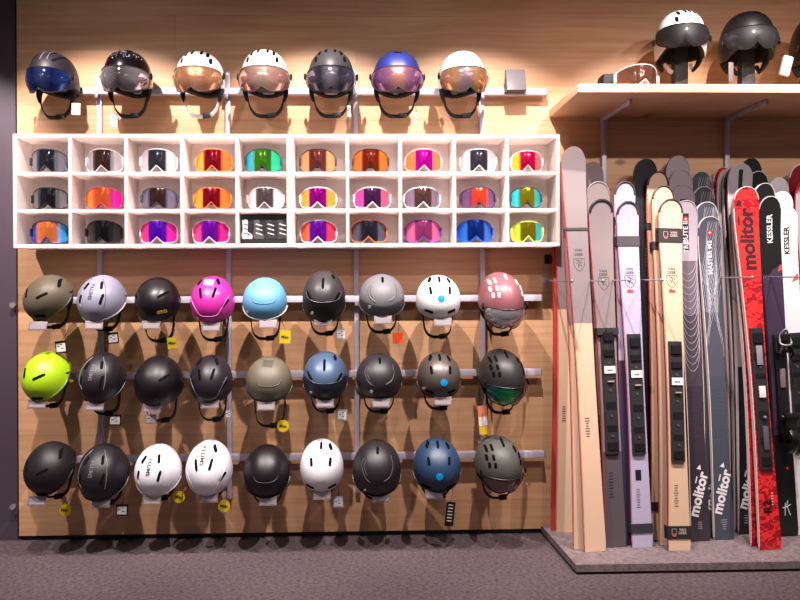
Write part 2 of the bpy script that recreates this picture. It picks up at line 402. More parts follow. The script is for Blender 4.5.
def S3(side, cen, side2=None, a=.235, b=.275):  # coating tint with a dark centre band painted in for the reflected room
    s2 = side2 or side
    return [(0.02, side), (a, side), (b, cen), (1 - b, cen), (1 - a, s2), (.98, s2)]
gw = {1: zs1, 2: zs2, 3: zb + T}
G = [
 # row, px, stops, frame, strap, label, metal
 (1, 47, S3((120, 120, 135), (35, 38, 48)), (60, 60, 66), (200, 195, 200), 'goggles with slate-black lens and grey frame, top left compartment'),
 (1, 103, S3((190, 185, 195), (70, 48, 40)), (215, 210, 215), (235, 230, 235), 'silver goggles with dark brown centre lens, top row'),
 (1, 158, S3((205, 200, 210), (48, 48, 58)), (205, 200, 205), (225, 220, 225), 'goggles with flat slate lens and white outer frame, top row'),
 (1, 213, S3((240, 160, 40), (125, 6, 28), (235, 110, 40)), (215, 120, 50), (45, 40, 45), 'red mirrored goggles with yellow edges and dark strap, top row'),
 (1, 263, S3((30, 160, 190), (60, 120, 20), (40, 220, 170)), (25, 60, 60), (30, 40, 45), 'green and cyan mirrored goggles, top row'),
 (1, 318, S3((225, 160, 110), (110, 50, 45)), (45, 40, 42), (60, 55, 60), 'goggles with rose-brown lens and thin black frame, top row'),
 (1, 371, S3((235, 105, 25), (120, 35, 15)), (28, 26, 28), (30, 28, 30), 'orange mirrored goggles with a broad black frame, top row'),
 (1, 425, S3((250, 120, 60), (185, 0, 150)), (235, 190, 190), (240, 235, 235), 'magenta and orange mirrored goggles with white nose piece, top row'),
 (1, 480, S3((205, 200, 205), (60, 55, 65)), (225, 215, 220), (235, 230, 232), 'pale silver goggles with grey lens, top row'),
 (1, 529, S3((250, 190, 50), (215, 10, 80), (230, 110, 120)), (240, 235, 235), (235, 225, 230), 'small crimson goggles with yellow edge and white frame, top right compartment'),
 (2, 48, S3((110, 110, 118), (30, 30, 34)), (32, 30, 34), (40, 38, 42), 'black chrome goggles, middle row at the left end'),
 (2, 102, S3((250, 170, 40), (240, 100, 50), (225, 10, 180), .15, .3), (200, 60, 90), (25, 24, 28), 'orange goggles fading to magenta with black strap, middle row'),
 (2, 158, S3((110, 105, 135), (60, 38, 36)), (70, 68, 85), (60, 58, 66), 'goggles with blue-grey and brown lens, middle row'),
 (2, 212, S3((245, 165, 35), (128, 6, 26), (240, 120, 35)), (205, 110, 45), (30, 28, 32), 'red mirrored goggles with yellow edges and black strap, middle row'),
 (2, 265, S3((225, 222, 225), (90, 75, 78)), (190, 186, 190), (200, 195, 200), 'chrome silver goggles, middle row'),
 (2, 318, S3((250, 170, 60), (150, 0, 130)), (242, 236, 238), (235, 230, 235), 'white-framed goggles with magenta lens and yellow edges, middle row'),
 (2, 373, S3((235, 70, 170), (70, 30, 80), (235, 90, 130)), (242, 236, 238), (235, 230, 235), 'white-framed goggles with purple and pink lens, middle row'),
 (2, 424, S3((135, 115, 140), (95, 65, 60)), (240, 236, 238), (225, 220, 225), 'white-framed goggles with grey-brown lens, middle row'),
 (2, 480, S3((110, 75, 120), (235, 70, 45), None, .25, .32), (75, 55, 80), (40, 36, 42), 'dark purple goggles with orange-red centre, middle row'),
 (2, 528, S3((40, 200, 215), (130, 120, 20), (40, 190, 190)), (50, 48, 45), (45, 42, 45), 'cyan and gold mirrored goggles, middle row at the right end'),
 (3, 48, S3((40, 60, 170), (240, 130, 60), (40, 170, 240), .14, .3), (35, 50, 130), (40, 150, 220), 'blue-framed goggles with orange lens, bottom row left end'),
 (3, 102, S3((40, 38, 42), (24, 23, 26)), (22, 21, 24), (28, 26, 30), 'all-black goggles, bottom row'),
 (3, 158, S3((235, 30, 140), (90, 10, 190), (220, 10, 170)), (235, 190, 215), (240, 235, 240), 'magenta and violet goggles with pale frame, third compartment of the bottom row'),
 (3, 210, S3((240, 60, 150), (120, 10, 170), (230, 20, 150)), (245, 210, 225), (30, 28, 32), 'pink and violet goggles with dark strap beside the boot picture, bottom row'),
 (3, 318, S3((250, 110, 60), (110, 10, 160), (240, 60, 90)), (243, 236, 240), (235, 230, 235), 'white-framed goggles with violet and orange lens, bottom row'),
 (3, 369, S3((90, 88, 115), (40, 38, 55)), (235, 120, 50), (235, 140, 70), 'orange-framed goggles with slate lens, bottom row'),
 (3, 424, S3((225, 110, 170), (160, 60, 120)), (100, 60, 165), (110, 70, 170), 'purple-framed goggles with pink lens, bottom row'),
 (3, 477, S3((30, 110, 225), (8, 40, 120)), (25, 90, 200), (30, 80, 190), 'blue goggles with blue lens, bottom row'),
 (3, 529, S3((190, 225, 60), (120, 110, 10), (40, 190, 190)), (225, 240, 110), (200, 200, 170), 'lime-framed goggles with gold-green lens, bottom right compartment'),
]
for r, px, st, fr, sp, lb in G:
    small = px > 520
    goggle(px - .6 - max(0, 300 - px) * .007, -.172, gw[r] + .0008, st, fr, sp, lb, hw=.070 if small else .081, hh=.045 if (small or r == 2) else .049, yaw=random.uniform(-.05, .05))

# boot picture card standing in a compartment
x0, x1 = bx(238.5), bx(287.5); zc0 = zb + T + .0005; cx = (x0 + x1) / 2
root = thing('picture_card', 'dark picture card of ski boots standing in a white compartment', 'picture', (cx, -.17, zc0))
W = x1 - x0 - .006; Hh = zs2 - T - zc0 - .006
MB().box((cx, -.17, zc0 + Hh / 2), (W, .003, Hh)).build('card', mat('card_black', (10, 9, 10), .5), root, smooth=False)
bt = [(0, 0), (.62, 0), (.66, .12), (.6, .25), (.34, .36), (.36, .9), (.3, 1), (-.02, .96), (.02, .5), (-.06, .2)]
for k, c in enumerate([(185, 182, 184), (70, 66, 70), (34, 32, 34), (46, 43, 46)]):
    ox = x0 + .012 + k * W * .25; m = MB()
    m.prism([(ox + q[0] * .07, -.172, zc0 + .022 + q[1] * .088) for q in bt], (0, -.001, 0))
    m.build('printed_boot', mat('boot_print', c, .5), root, smooth=False)
    m = MB()
    for j in range(3): m.box((ox + .022, -.1735, zc0 + .045 + j * .02), (.03, .0006, .004), rot=Matrix.Rotation(.3, 3, 'Y'))
    m.build('printed_buckles', mat('buckle_print', (40, 38, 40) if k == 0 else (215, 210, 212), .4), root, smooth=False)

# ------------------------------------------------------------------ helmets
def rotm(tilt, yaw, roll):
    return Matrix.Rotation(R(roll), 3, 'Y') @ Matrix.Rotation(R(yaw), 3, 'Z') @ Matrix.Rotation(R(tilt), 3, 'X')
# tilt > 0 brings the crown towards the shopper; yaw < 0 turns the face to the left of the picture
class Helm:
    def __init__(s, c, w, lng=.142, hgt=.128, tilt=38, yaw=0, roll=0, brow=.012, side=-.035, nape=-.06, e=2.25):
        s.c = V(c); s.a = w / 2; s.l = lng; s.h = hgt; s.M = rotm(tilt, yaw, roll); s.brow, s.side, s.nape, s.e = brow, side, nape, e
    def rimz(s, az):  # az 0 = front
        f = (cos(az) + 1) / 2
        k = abs(sin(az)) ** 2
        base = s.brow if cos(az) > 0 else s.nape
        return base * (1 - k) + s.side * k
    def pt(s, az, z, off=0.):
        """surface point at azimuth az and local height z"""
        h = s.h if z > 0 else s.h * 1.25
        q = max(0, 1 - abs(z / h) ** s.e) ** (1 / s.e)
        ly = s.l * (.93 if cos(az) > 0 else 1.05)
        x, y = sin(az) * s.a * q, -cos(az) * ly * q
        p = V((x, y, z))
        n = V((x / s.a ** 2, y / ly ** 2, z / h ** 2)); n = n.normalized() if n.length > 0 else V((0, 0, 1))
        return p + n * off
    def W(s, p): return s.c + s.M @ p
    def grid(s, off=0, n=56, rings=22):
        vs = [s.W(s.pt(0, s.h * .99999, off))]
        for k in range(1, rings + 1):
            t = k / rings
            for i in range(n):
                az = 2 * pi * i / n; zr = s.rimz(az)
                th0 = pi / 2; thr = math.asin(max(-1, min(1, zr / s.h)))
                th = th0 + (thr - th0) * t
                vs.append(s.W(s.pt(az, s.h * sin(th), off)))
        return vs
    def shell_mesh(s, low=None, hv=.11):
        n, rings = 72, 30; mb = MB()
        o1 = s.grid(0, n, rings); o2 = s.grid(-.022, n, rings)
        def faces(b0, flip):
            fs = []
            for i in range(n):
                f = (b0, b0 + 1 + i, b0 + 1 + (i + 1) % n); fs.append(f[::-1] if flip else f)
            for k in range(rings - 1):
                for i in range(n):
                    a = b0 + 1 + k * n + i; b = b0 + 1 + k * n + (i + 1) % n
                    f = (a, a + n, b + n, b); fs.append(f[::-1] if flip else f)
            return fs
        N = len(o1); f1 = faces(0, False)
        mi = 0
        if low:
            mi = []
            for f in f1:
                c_ = sum((o1[q] for q in f), V()) / len(f); u = (c_.x - s.c.x - s.o.x) / s.a; v = (c_.z - s.c.z - s.o.z) / hv
                mi.append(1 if v < low + .33 * u * u else 0)
        mb.add(o1, f1, mi)
        s.bvh = BVHTree.FromPolygons(o1, f1)
        # rolled rim
        rim = [1 + (rings - 1) * n + i for i in range(n)]
        mid = s.grid(-.004, n, rings)[-n:]; mid2 = s.grid(-.018, n, rings)[-n:]
        down = s.M @ V((0, 0, -.004))
        mb2 = MB()
        b = len(mb.v); mb.add([p + down for p in mid], [], 0)
        mb.add([], [], 0)
        for i in range(n):
            j = (i + 1) % n; mb.f.append((rim[i], rim[j], b + j, b + i)); mb.m.append(1 if low else 0)
        inner = MB(); inner.add(o2, faces(0, True), 0)
        b2 = len(inner.v); inner.add([p + down for p in mid2] + [p + down for p in mid] , [], 0)
        r2 = rim
        for i in range(n):
            j = (i + 1) % n; inner.f.append((r2[i], r2[j], b2 + j, b2 + i)); inner.m.append(0)
            inner.f.append((b2 + i, b2 + j, b2 + n + j, b2 + n + i)); inner.m.append(0)
        return mb, inner
    def fn(s, ang=0., cx=0., cz=0., sc=1.):
        ca, sa = cos(ang), sin(ang)
        def f(x, y, h):
            X = s.c.x + s.o.x + cx + (x * ca - y * sa) * sc; Z = s.c.z + s.o.z + cz + (x * sa + y * ca) * sc
            # look along the line of sight from a shopper facing the wall
            hit = s.bvh.ray_cast(V((X, -2.0, Z)), V((0, 1, 0)))
            if hit[0] is None: return None
            n = hit[1]
            if n.y > 0: n = -n
            if n.y > -.08: return None
            return hit[0] + n * h
        return f

def capsule2d(l, w, n=9):
    vs = []; fs = []
    for i in range(n):
        x = -l / 2 * cos(pi * i / (n - 1)); k = max(0, (abs(x) - (l / 2 - w / 2)) / (w / 2)); h = w / 2 * sqrt(max(.02, 1 - k * k))
        vs += [(x, -h), (x, 0), (x, h)]
    for i in range(n - 1):
        a = i * 3; fs += [(a, a + 3, a + 4, a + 1), (a + 1, a + 4, a + 5, a + 2)]
    return vs, fs
def disc2d(r, n=16): return [(0, 0)] + [(r * cos(2 * pi * i / n), r * sin(2 * pi * i / n)) for i in range(n)], [(0, 1 + i, 1 + (i + 1) % n) for i in range(n)]

PAT = {
 'wide':  dict(v=[(-.62, .22, .28, 100), (.12, .1, .36, 25), (.62, .62, .24, 105), (-.05, -.74, .34, 2)], ln=[]),
 'oval':  dict(v=[(-.42, .52, .2, 60), (-.62, -.02, .26, 78), (.24, .55, .2, 100), (.32, -.02, .3, 75)], ln=[[(-.3, .82), (-.6, .5), (-.72, 0), (-.55, -.35)], [(.2, .82), (.42, .45), (.47, 0), (.4, -.35)]], txt=('SMITH', -.12, .28, 84, .085)),
 'plain': dict(v=[(.45, .22, .3, 32), (-.82, .18, .16, -60)], ln=[]),
 'vee':   dict(v=[(-.36, .28, .3, 102), (.26, .3, .3, 78), (-.5, .72, .18, 60), (.35, .75, .18, 120), (.72, -.15, .26, 55)], ln=[[(-.88, .1), (-.62, -.3), (-.38, -.62), (0, -.68), (.38, -.62), (.6, -.3), (.85, .15)]]),
 'uline': dict(v=[], ln=[[(-.42, .0), (-.34, -.14), (-.1, -.2), (.25, -.2), (.5, -.12), (.6, .04)]]),
 'dual':  dict(v=[(0, .5, .3, 90), (-.66, .08, .3, 60 + 60), (.66, .0, .26, 60), (.45, .75, .12, 120)], ln=[[(-.8, .3), (-.66, -.05), (-.3, -.2), (.3, -.2), (.7, -.1), (.82, .2)]]),
 'panel': dict(v=[(.02, .72, .14, 90)], ln=[[(-.5, .5), (-.62, .25), (-.5, -.1), (-.3, -.28)], [(.55, .55), (.62, .2), (.5, -.1), (.25, -.25)], [(-.45, .45), (-.52, .2), (-.42, -.05)]]),
 'duo':   dict(v=[(-.42, .3, .2, 95), (.42, .3, .2, 85), (-.42, .78, .14, 60), (0, .8, .14, 90), (.42, .75, .14, 120), (-.5, -.62, .24, -20), (.5, -.62, .24, 20)], ln=[]),
 'cluster': dict(v=[(-.62, .55, .13, 100), (-.4, .62, .13, 100), (-.64, .25, .13, 95), (-.38, .28, .13, 95), (-.55, -.02, .13, 92), (-.32, .0, .13, 92), (.1, .78, .16, 100), (.6, .55, .14, 110), (.78, .3, .14, 100), (.82, .05, .14, 95)], ln=[]),
 'topvent': dict(v=[(-.45, .62, .16, 80), (-.18, .72, .18, 85), (0, .76, .24, 90), (.2, .72, .18, 95), (.45, .62, .16, 100), (-.6, .32, .16, 85), (.6, .32, .16, 95)], ln=[]),
 'ridge': dict(v=[(-.5, .55, .28, 50), (.5, .5, .3, 55), (.2, .7, .2, 60)], ln=[[(-.15, .95), (-.14, .6), (-.16, .35)], [(.15, .95), (.14, .6), (.16, .35)]]),
 'none': dict(v=[(0, .7, .2, 0)], ln=[]),
}
def swing_tag(root, H, x, z, y, kind, px_string_from, size=(.042, .05)):
    """a hang tag on a thin cord; offsets from the helmet centre"""
    p = H.c + V((x, y, z)); w, h = size
    col = {'white': white_paper, 'yellow': yellow_m, 'orange': orange_m, 'mips': yellow_m, 'black': black, 'whiteblack': black, 'grey': mat('grey_card', (170, 165, 172), .6), 'tall': mat('salmon_card', (225, 130, 100), .6), 'longblack': black}[kind]
    m = MB(); rt = Matrix.Rotation(random.uniform(-.12, .12), 3, 'Y')
    if kind in ('mips',):
        m.sweep([p + V((0, .001, 0)), p + V((0, -.001, 0))], .027, n=24)
    else: m.box(p, (w, .002, h), rot=rt, bev=.0006)
    t = m.build('hang_tag', col, root, smooth=False)
    t['label'] = {'mips': 'round yellow tag', 'yellow': 'yellow tag', 'orange': 'orange tag', 'tall': 'tall orange, white and yellow tag', 'longblack': 'long black tag'}.get(kind, 'small price tag')
    d = MB()
    def f(X, Z, hh): return p + rt @ V((X, -.0012 - hh, Z))
    if kind in ('mips', 'yellow'):
        vs, fs = text2d('Mips', .02); decal(d, [(a.x * .0125, a.y * .0125) for a in vs], fs, f); d.build('printed_word', ink, t, smooth=False)
    elif kind in ('whiteblack', 'grey', 'white'):
        vs, fs = grid2d(-w * .4, w * .4, -h * .38, h * .30, 1, 1)
        decal(d, vs, fs, f); d.build('tag_label', white_paper, t, smooth=False)
        d = MB()
        for a, b in ((-.2, .05), (.05, .2), (.1, -.12)): 
            vs, fs = grid2d(a * w - .004, a * w + .006, b * h - .001, b * h + .002, 1, 1); decal(d, vs, fs, f, depth=.002)
        d.build('tag_print', ink, t, smooth=False)
    elif kind == 'tall':
        vs, fs = grid2d(-w * .45, w * .45, -h * .2, h * .1, 1, 1); decal(d, vs, fs, f); d.build('tag_label', white_paper, t, smooth=False)
        d = MB(); vs, fs = grid2d(-w * .4, w * .4, -h * .5, -h * .22, 1, 1); decal(d, vs, fs, f); d.build('tag_band', yellow_m, t, smooth=False)
    elif kind == 'longblack':
        for k in range(6):
            vs, fs = grid2d(-w * .3, w * .25, h * (.35 - k * .13), h * (.39 - k * .13), 1, 1); decal(d, vs, fs, f)
        d.build('tag_print', white_paper, t, smooth=False)
    a = H.c + V(px_string_from)
    top = p + V((0, 0, h * .48))
    m = MB(); m.sweep(smooth_path([a, (a + top) / 2 + V((.006, 0, -.006)), top]), .0011, n=5); m.build('tag_cord', black, root)

def straps(root, H, drop, spread=.62, col=black_matte, y=0., cx=0., pads=True, ear=True, chin_w=.010, low=(0, 0), wide=None):
    """ear pads, webbing and buckle; drop = how far the chin band hangs below the centre"""
    az = R(98)
    L_ = H.W(H.pt(-az, H.side + .004, -.012)); R_ = H.W(H.pt(az, H.side + .004, -.012))
    cxx = H.c.x + cx; yb = (L_.y + R_.y) / 2 + y; zb_ = H.c.z - drop; ww = H.a * spread
    if ear:
        for sgn, Q in ((-1, L_), (1, R_)):
            m = MB(); tgt = V((H.c.x + sgn * ww * 1.12 + cx * .5, yb, Q.z - .062))
            m.sweep(smooth_path([Q + V((0, 0, .015)), (Q + tgt) / 2 + V((sgn * .004, -.006, 0)), tgt]), .012, .024, up=(0, 1, 0), n=12, scl=lambda t: 1 - .55 * t * t)
            m.build('ear_pad', liner, root)
            Q.z -= .05; Q.x = tgt.x; Q.y = tgt.y
    pts = [L_, V((cxx - ww * .95, yb, zb_ + .035)), V((cxx - ww * .55, yb - .006, zb_ + .004 + low[0])), V((cxx, yb - .008, zb_ - .001)), V((cxx + ww * .55, yb - .006, zb_ + .004 + low[1])), V((cxx + ww * .95, yb, zb_ + .035)), R_]
    m = MB(); m.sweep(smooth_path(pts, 7), .0026, .0105, up=(0, -1, .8), n=8, sq=.5); st = m.build('chin_strap', col, root)
    m = MB(); m.box(V((cxx + ww * .35, yb - .010, zb_ + .002 + low[1] * .4)), (.036, .014, .024), rot=Matrix.Rotation(-.12, 3, 'Y'), bev=.003); m.build('buckle', black, st)
    return L_, R_

def visor(root, H, stops, zt_=.046, zb2=-.060, azm=76, off=.006, nose=.020, rough=.04, metal=.75, alpha=.74, rimcol=(25, 24, 27), scale=None):
    nx, nz = 40, 12; A = R(azm); m = MB(); top = []; vs = []
    def P(i, j, d=0):
        u = -1 + 2 * i / nx; az = u * A
        zt2 = zt_ - .018 * abs(u) ** 2.5; zb_ = zb2 + .026 * abs(u) ** 3 + nose * max(0, 1 - abs(u) / .28) ** 1.5
        t = j / nz; z = zt2 + (zb_ - zt2) * t
        # below the brow the visor drops straight like a cylinder
        zz = max(z, .0); p = H.pt(az, zz if z > .0 else .0, off + d + .006 * sin(pi * t)); p.z = z if z < .0 else p.z; q_ = 1 - .10 * (max(0, -z) / .06) ** 2; p.x *= q_; p.y *= q_
        return H.W(p)
    for j in range(nz + 1):
        for i in range(nx + 1): vs.append(P(i, j))
    nn = len(vs)
    for j in range(nz + 1):
        for i in range(nx + 1): vs.append(P(i, j, -.003))
    q = nx + 1; fs = []
    for j in range(nz):
        for i in range(nx):
            a = j * q + i; fs.append((a, a + 1, a + q + 1, a + q)); fs.append((nn + a, nn + a + q, nn + a + q + 1, nn + a + 1))
    m.add(vs, fs)
    sc = scale or H.a * 1.05
    vm = ramp_mat('visor_mirror', 'X', stops, rough=rough, metal=metal, scale=sc, alpha=alpha)
    vo = m.build('visor', vm, root, loc=H.c - root.location, angle=70)
    m = MB(); loop = [P(i, 0) for i in range(nx + 1)] + [P(nx, j) for j in range(1, nz)] + [P(i, nz) for i in range(nx, -1, -1)] + [P(0, j) for j in range(nz - 1, 0, -1)]
    m.sweep(loop, .0022, .003, up=(0, -1, 0), n=6, closed=True); m.build('visor_rim', mat('visor_rim', rimcol, .4), vo)
    for sg in (-1, 1):
        m = MB(); q_ = H.W(H.pt(sg * R(azm + 5), .012, .014)); m.ball(q_, (.006, .012, .016)); m.build('visor_hinge', black, root)
    return vo

def helmet(px, py, Y, w, col, label, group, rail=None, pattern='plain', tilt=38, yaw=0, roll=0, rough=.45, coat=0., metal=0., vent=(14, 12, 14), line=None, dot=None, bluedot=False, tagk=None,
           drop=.15, strapcol=None, vis=None, lng=.142, hgt=.128, e=2.25, brow=.012, side=-.035, nape=-.06, ear=True, spread=.62, text=None, lip=None, plate=True, cx=0., name='ski_helmet', stand='arm', extra=None, cap=None, fit=None, low=None):
    c = at(px, py, Y)
    if fit:
        for it in range(12):
            H = Helm(c, w, lng, hgt, tilt, yaw, roll, brow, side, nape, e)
            pr = [proj(p) for p in H.grid(0, 36, 12)]
            X0, X1, Y0, Y1 = min(p[0] for p in pr), max(p[0] for p in pr), min(p[1] for p in pr), max(p[1] for p in pr)
            w *= (fit[1] - fit[0]) / (X1 - X0); k = ((fit[3] - fit[2]) / (Y1 - Y0)) ** .7; lng *= k; hgt *= k
            d = V(((fit[0] + fit[1] - X0 - X1) / 2, 0, -(fit[2] + fit[3] - Y0 - Y1) / 2)) * ((Y - CAM.y) / F)
            c = c + d
        lng = min(lng, .16)
    H = Helm(c, w, lng, hgt, tilt, yaw, roll, brow, side, nape, e)
    H.o = (at((fit[0] + fit[1]) / 2, (fit[2] + fit[3]) / 2, Y) - c) if fit else V((0, 0, 0))
    root = thing(name, label, 'helmet', c + V((0, 0, -.09)), group)
    sm, im = H.shell_mesh(low[0] if low else None, (fit[3] - fit[2]) / 2 * ((Y - CAM.y) / F) if fit else .118)
    if sum(col) < 130: col = (col[0], max(0, col[1] - 4), col[2])
    shm = mat('helmet_shell', col, rough, metal, coat)
    sm.build('shell', [shm] + ([mat('shell_lower', low[1], rough)] if low else []), root, angle=50); im.build('liner', liner, root, angle=50)
    P = PAT[pattern]; hw = w / 2; hv = (fit[3] - fit[2]) / 2 * ((Y - CAM.y) / F) if fit else .118
    vm = mat('vent_shadow', vent, .9, spec=.1)
    for (u, v_, l, a) in P['v']:
        vs, fs = capsule2d(l * .24 * .55 + .008, .0115)
        m = MB()
        if decal(m, vs, fs, H.fn(R(a), u * hw, v_ * hv)): m.build('vent', vm, root, smooth=False)
    lc = line or tuple(min(255, int(c_ * .72 + (18 if sum(col) < 200 else 0) * 2)) for c_ in col)
    lm = mat('shell_crease', lc, .4)
    for pl in P['ln']:
        pts = []; f = H.fn(0, 0, 0)
        for q in smooth_path([(a * hw, b * hv, 0) for a, b in pl], 8):
            h_ = f(q.x, q.y, .0003)
            if h_ is not None: pts.append(h_)
        if len(pts) > 3: m = MB(); m.sweep(pts, .0022, .0018, up=(0, -1, 0), n=6); m.build('crease_trim', lm, root)
    tx = text or P.get('txt')
    if tx:
        s_, u, v_, a, sz = tx[:5]; tc = tx[5] if len(tx) > 5 else ((60, 58, 64) if sum(col) > 300 else (95, 90, 96))
        vs, fs = text2d(s_, .03); k = sz * .2
        m = MB(); decal(m, [(q.x * k, q.y * k) for q in vs], fs, H.fn(R(a), u * hw, v_ * hv)); m.build('lettering', mat('shell_lettering', tc, .5), root, smooth=False)
    # lower trim lip along the brow
    if lip:
        rim = []
        for i in range(41):
            az = -R(85) + R(170) * i / 40; rim.append(H.W(H.pt(az, H.rimz(az) + .003, .001)))
        m = MB(); m.sweep(rim, .0035, .0045, up=(0, -1, 0), n=8); m.build('brow_trim', mat('brow_trim', lip, .4), root)
    if dot:
        vs, fs = disc2d(.0065); m = MB()
        if decal(m, vs, fs, H.fn(0, dot[0] * hw, dot[1] * hv), depth=.002): m.build('goggle_clip', mat('clip_silver', (220, 215, 220), .3, .3), root)
    if bluedot:
        vs, fs = disc2d(.0155, 24); m = MB(); decal(m, vs, fs, H.fn(0, bluedot[0] * hw, bluedot[1] * hv), depth=.0014)
        m.build('round_sticker', mat('cyan_sticker', (10, 150, 225), .45), root, smooth=False)
    if cap:  # darker panel on the crown
        vs, fs = grid2d(-.022, .022, -.013, .013, 6, 3); m = MB()
        if decal(m, vs, fs, H.fn(R(-4), cap[0] * hw, cap[1] * hv)): m.build('crown_panel', mat('crown_panel', cap[2], .6), root, smooth=False)
    if vis: visor(root, H, **vis)
    L_, R_ = straps(root, H, drop, spread, col=strapcol or black_matte, ear=ear, cx=cx)
    if tagk:
        for tk in (tagk if isinstance(tagk, list) else [tagk]):
            kind, tpx, tpy, sz = tk
            tp = at(tpx, tpy, L_.y - .02)
            swing_tag(root, H, tp.x - c.x, tp.z - c.z, tp.y - c.y, kind, (R_.x - c.x if tpx > px else L_.x - c.x, L_.y - c.y, L_.z - c.z - .03), sz)
    return root, H, c

FIT = {'A': [(28, 80, 52, 99), (103, 153, 50, 98), (176, 225, 51, 98), (241, 289, 49.5, 98), (308, 354, 49, 98), (373, 421, 51, 98), (438, 485, 51, 98)], 'B': [(22.5, 74, 274.5, 321), (76.5, 127, 275, 322), (134.5, 181, 277, 322), (190, 235, 276, 323), (242.5, 287, 277.5, 320), (302.5, 345.5, 270.5, 322), (359, 404.5, 274, 317), (416, 460.5, 275, 319), (477.5, 524, 272, 317)], 'C': [(21, 71, 351.5, 402), (77.5, 127, 352, 403), (134, 184, 355, 407), (189.5, 233, 354.5, 404), (246, 292, 356, 402), (303, 347.5, 351, 400), (356, 402, 353, 399), (417, 460.5, 352, 398), (478, 525.5, 348.5, 394)], 'D': [(23, 76, 441, 496), (76.5, 130, 443, 501), (134, 182, 443.5, 496), (185.5, 233, 439.5, 496), (243.5, 290, 444, 497.5), (300, 343.5, 438.5, 492), (352.5, 401, 439, 496), (413, 460.5, 437, 492), (474, 522.5, 435, 484)]}
grp = {'A': 'visor helmets above the goggle box', 'B': 'helmets on the upper lower-wall rail', 'C': 'helmets on the middle rail', 'D': 'helmets on the bottom rail'}
HY = -.20
mir = lambda a, b, c: [(0.02, a), (.3, b), (.5, c), (.7, b), (.98, a)]
TOP = [
 (54, 80, (34, 32, 36), 'matt dark helmet with blue mirrored visor, leftmost of the top row', dict(yaw=-9, pattern='ridge', rough=.5, line=(120, 105, 110), vis=dict(stops=mir((60, 90, 170), (25, 40, 105), (70, 80, 130)), rimcol=(40, 40, 50)), tagk=('white', 76, 109, (.038, .052)))),
 (128, 78, (14, 13, 15), 'glossy black speckled helmet with clear silver visor, second in the top row', dict(yaw=-3, pattern='ridge', coat=.8, rough=.2, line=(50, 48, 52), vis=dict(stops=mir((225, 215, 222), (150, 140, 146), (90, 80, 84)), rimcol=(40, 38, 42)), tagk=('white', 114, 120, (.03, .056)), extra='specks')),
 (201, 78, (238, 234, 236), 'white vented helmet with amber visor and white straps, top row', dict(yaw=-8, pattern='topvent', vis=dict(stops=mir((235, 175, 130), (205, 140, 105), (225, 170, 140)), rimcol=(60, 45, 40)), strapcol=mat('white_webbing', (215, 208, 210), .8))),
 (264, 77, (240, 236, 238), 'white vented helmet with rose visor and black straps, top row', dict(yaw=0, pattern='topvent', vis=dict(stops=mir((225, 165, 150), (235, 185, 170), (240, 205, 190)), rimcol=(90, 65, 60)), )),
 (331, 77, (62, 58, 60), 'charcoal vented helmet with dark mirrored visor, top row', dict(yaw=2, pattern='topvent', vis=dict(stops=mir((120, 112, 130), (70, 66, 82), (165, 158, 172)), rimcol=(25, 24, 28)), tagk=('white', 349, 111, (.016, .05)))),
 (397, 79, (24, 32, 92), 'navy blue helmet with violet-rose mirrored visor, top row', dict(yaw=0, pattern='none', vis=dict(stops=mir((130, 85, 150), (175, 110, 150), (220, 160, 140)), rimcol=(60, 40, 60)), tagk=('white', 415, 118, (.012, .05)))),
 (460, 80, (243, 240, 242), 'plain white helmet with orange-rose visor turned slightly right, last of the top row', dict(yaw=10, pattern='uline', line=(160, 150, 155), vis=dict(stops=mir((225, 150, 110), (235, 180, 130), (190, 160, 190)), rimcol=(60, 50, 50)))),
]
tops = []
def wedge_bracket(px, zr, label, group='grey wedge brackets on the top rail', sc=1.):
    # sloped plate on two cheeks sitting over the rail
    x = at(px, 85, -.12).x; w = .088 * sc
    root = thing('wedge_bracket', label, 'bracket', (x, -.064, zr - .012), group)
    y0, y1 = -.0628, -.125; z0 = zr - .012
    prof = [(y0, z0), (y0, z0 + .03), (y1 + .046, z0 + .105), (y1 + .036, z0 + .105), (y1, z0 + .0), (y1 + .012, z0)]
    for sx in (-1, 1):
        m = MB(); m.prism([(x + sx * w / 2 - .002, q[0], q[1]) for q in prof], (.004, 0, 0)); m.build('cheek', wedge_m, root, smooth=False)
    m = MB(); a = V((x, y1, z0)); b = V((x, y1 + .036, z0 + .105)); mid = (a + b) / 2
    rt = Matrix.Rotation(-atan2(.036, .105), 3, 'X')
    m.box(mid + V((0, -.003, 0)), (w, .004, .11), rot=rt, bev=.001); m.build('face_plate', mat('grey_face_plate', (108, 100, 106), .45), root)
    m = MB(); m.box(V((x, (y0 + y1) / 2, z0 + .002)), (w, y0 - y1, .004)); m.build('base_plate', wedge_m, root, smooth=False)
    return root
for px, py, col, lb, kw in TOP:
    kw = dict(kw); ex = kw.pop('extra', None)
    r_, H, c = helmet(px, py, -.19, .205, col, lb, grp['A'], tilt=8, brow=.03, side=-.035, nape=-.06, hgt=.118, lng=.132, drop=.155, spread=.68, fit=FIT['A'][len(tops)], **kw)
    tops.append((r_, H, c))
    if ex:
        m = MB(); rr = random.Random(3)
        for _ in range(46):
            u, v_ = rr.uniform(-.8, .8), rr.uniform(.35, .95)
            vs, fs = disc2d(rr.uniform(.0008, .0018), 6); decal(m, vs, fs, H.fn(0, u * H.a, v_ * .1))
        m.build('silver_specks', mat('speck_silver', (200, 195, 200), .4), r_, smooth=False)
    wedge_bracket(px, RZ['A'], f'grey wedge bracket holding the helmet, hidden inside number {len(tops)} of the top row'.replace(f'number {len(tops)}', ['first', 'second', 'third', 'fourth', 'fifth', 'sixth', 'seventh'][len(tops) - 1] + ' one'), sc=.8)
wedge_bracket(516.5, RZ['A'], 'empty grey wedge bracket at the right end of the top rail')

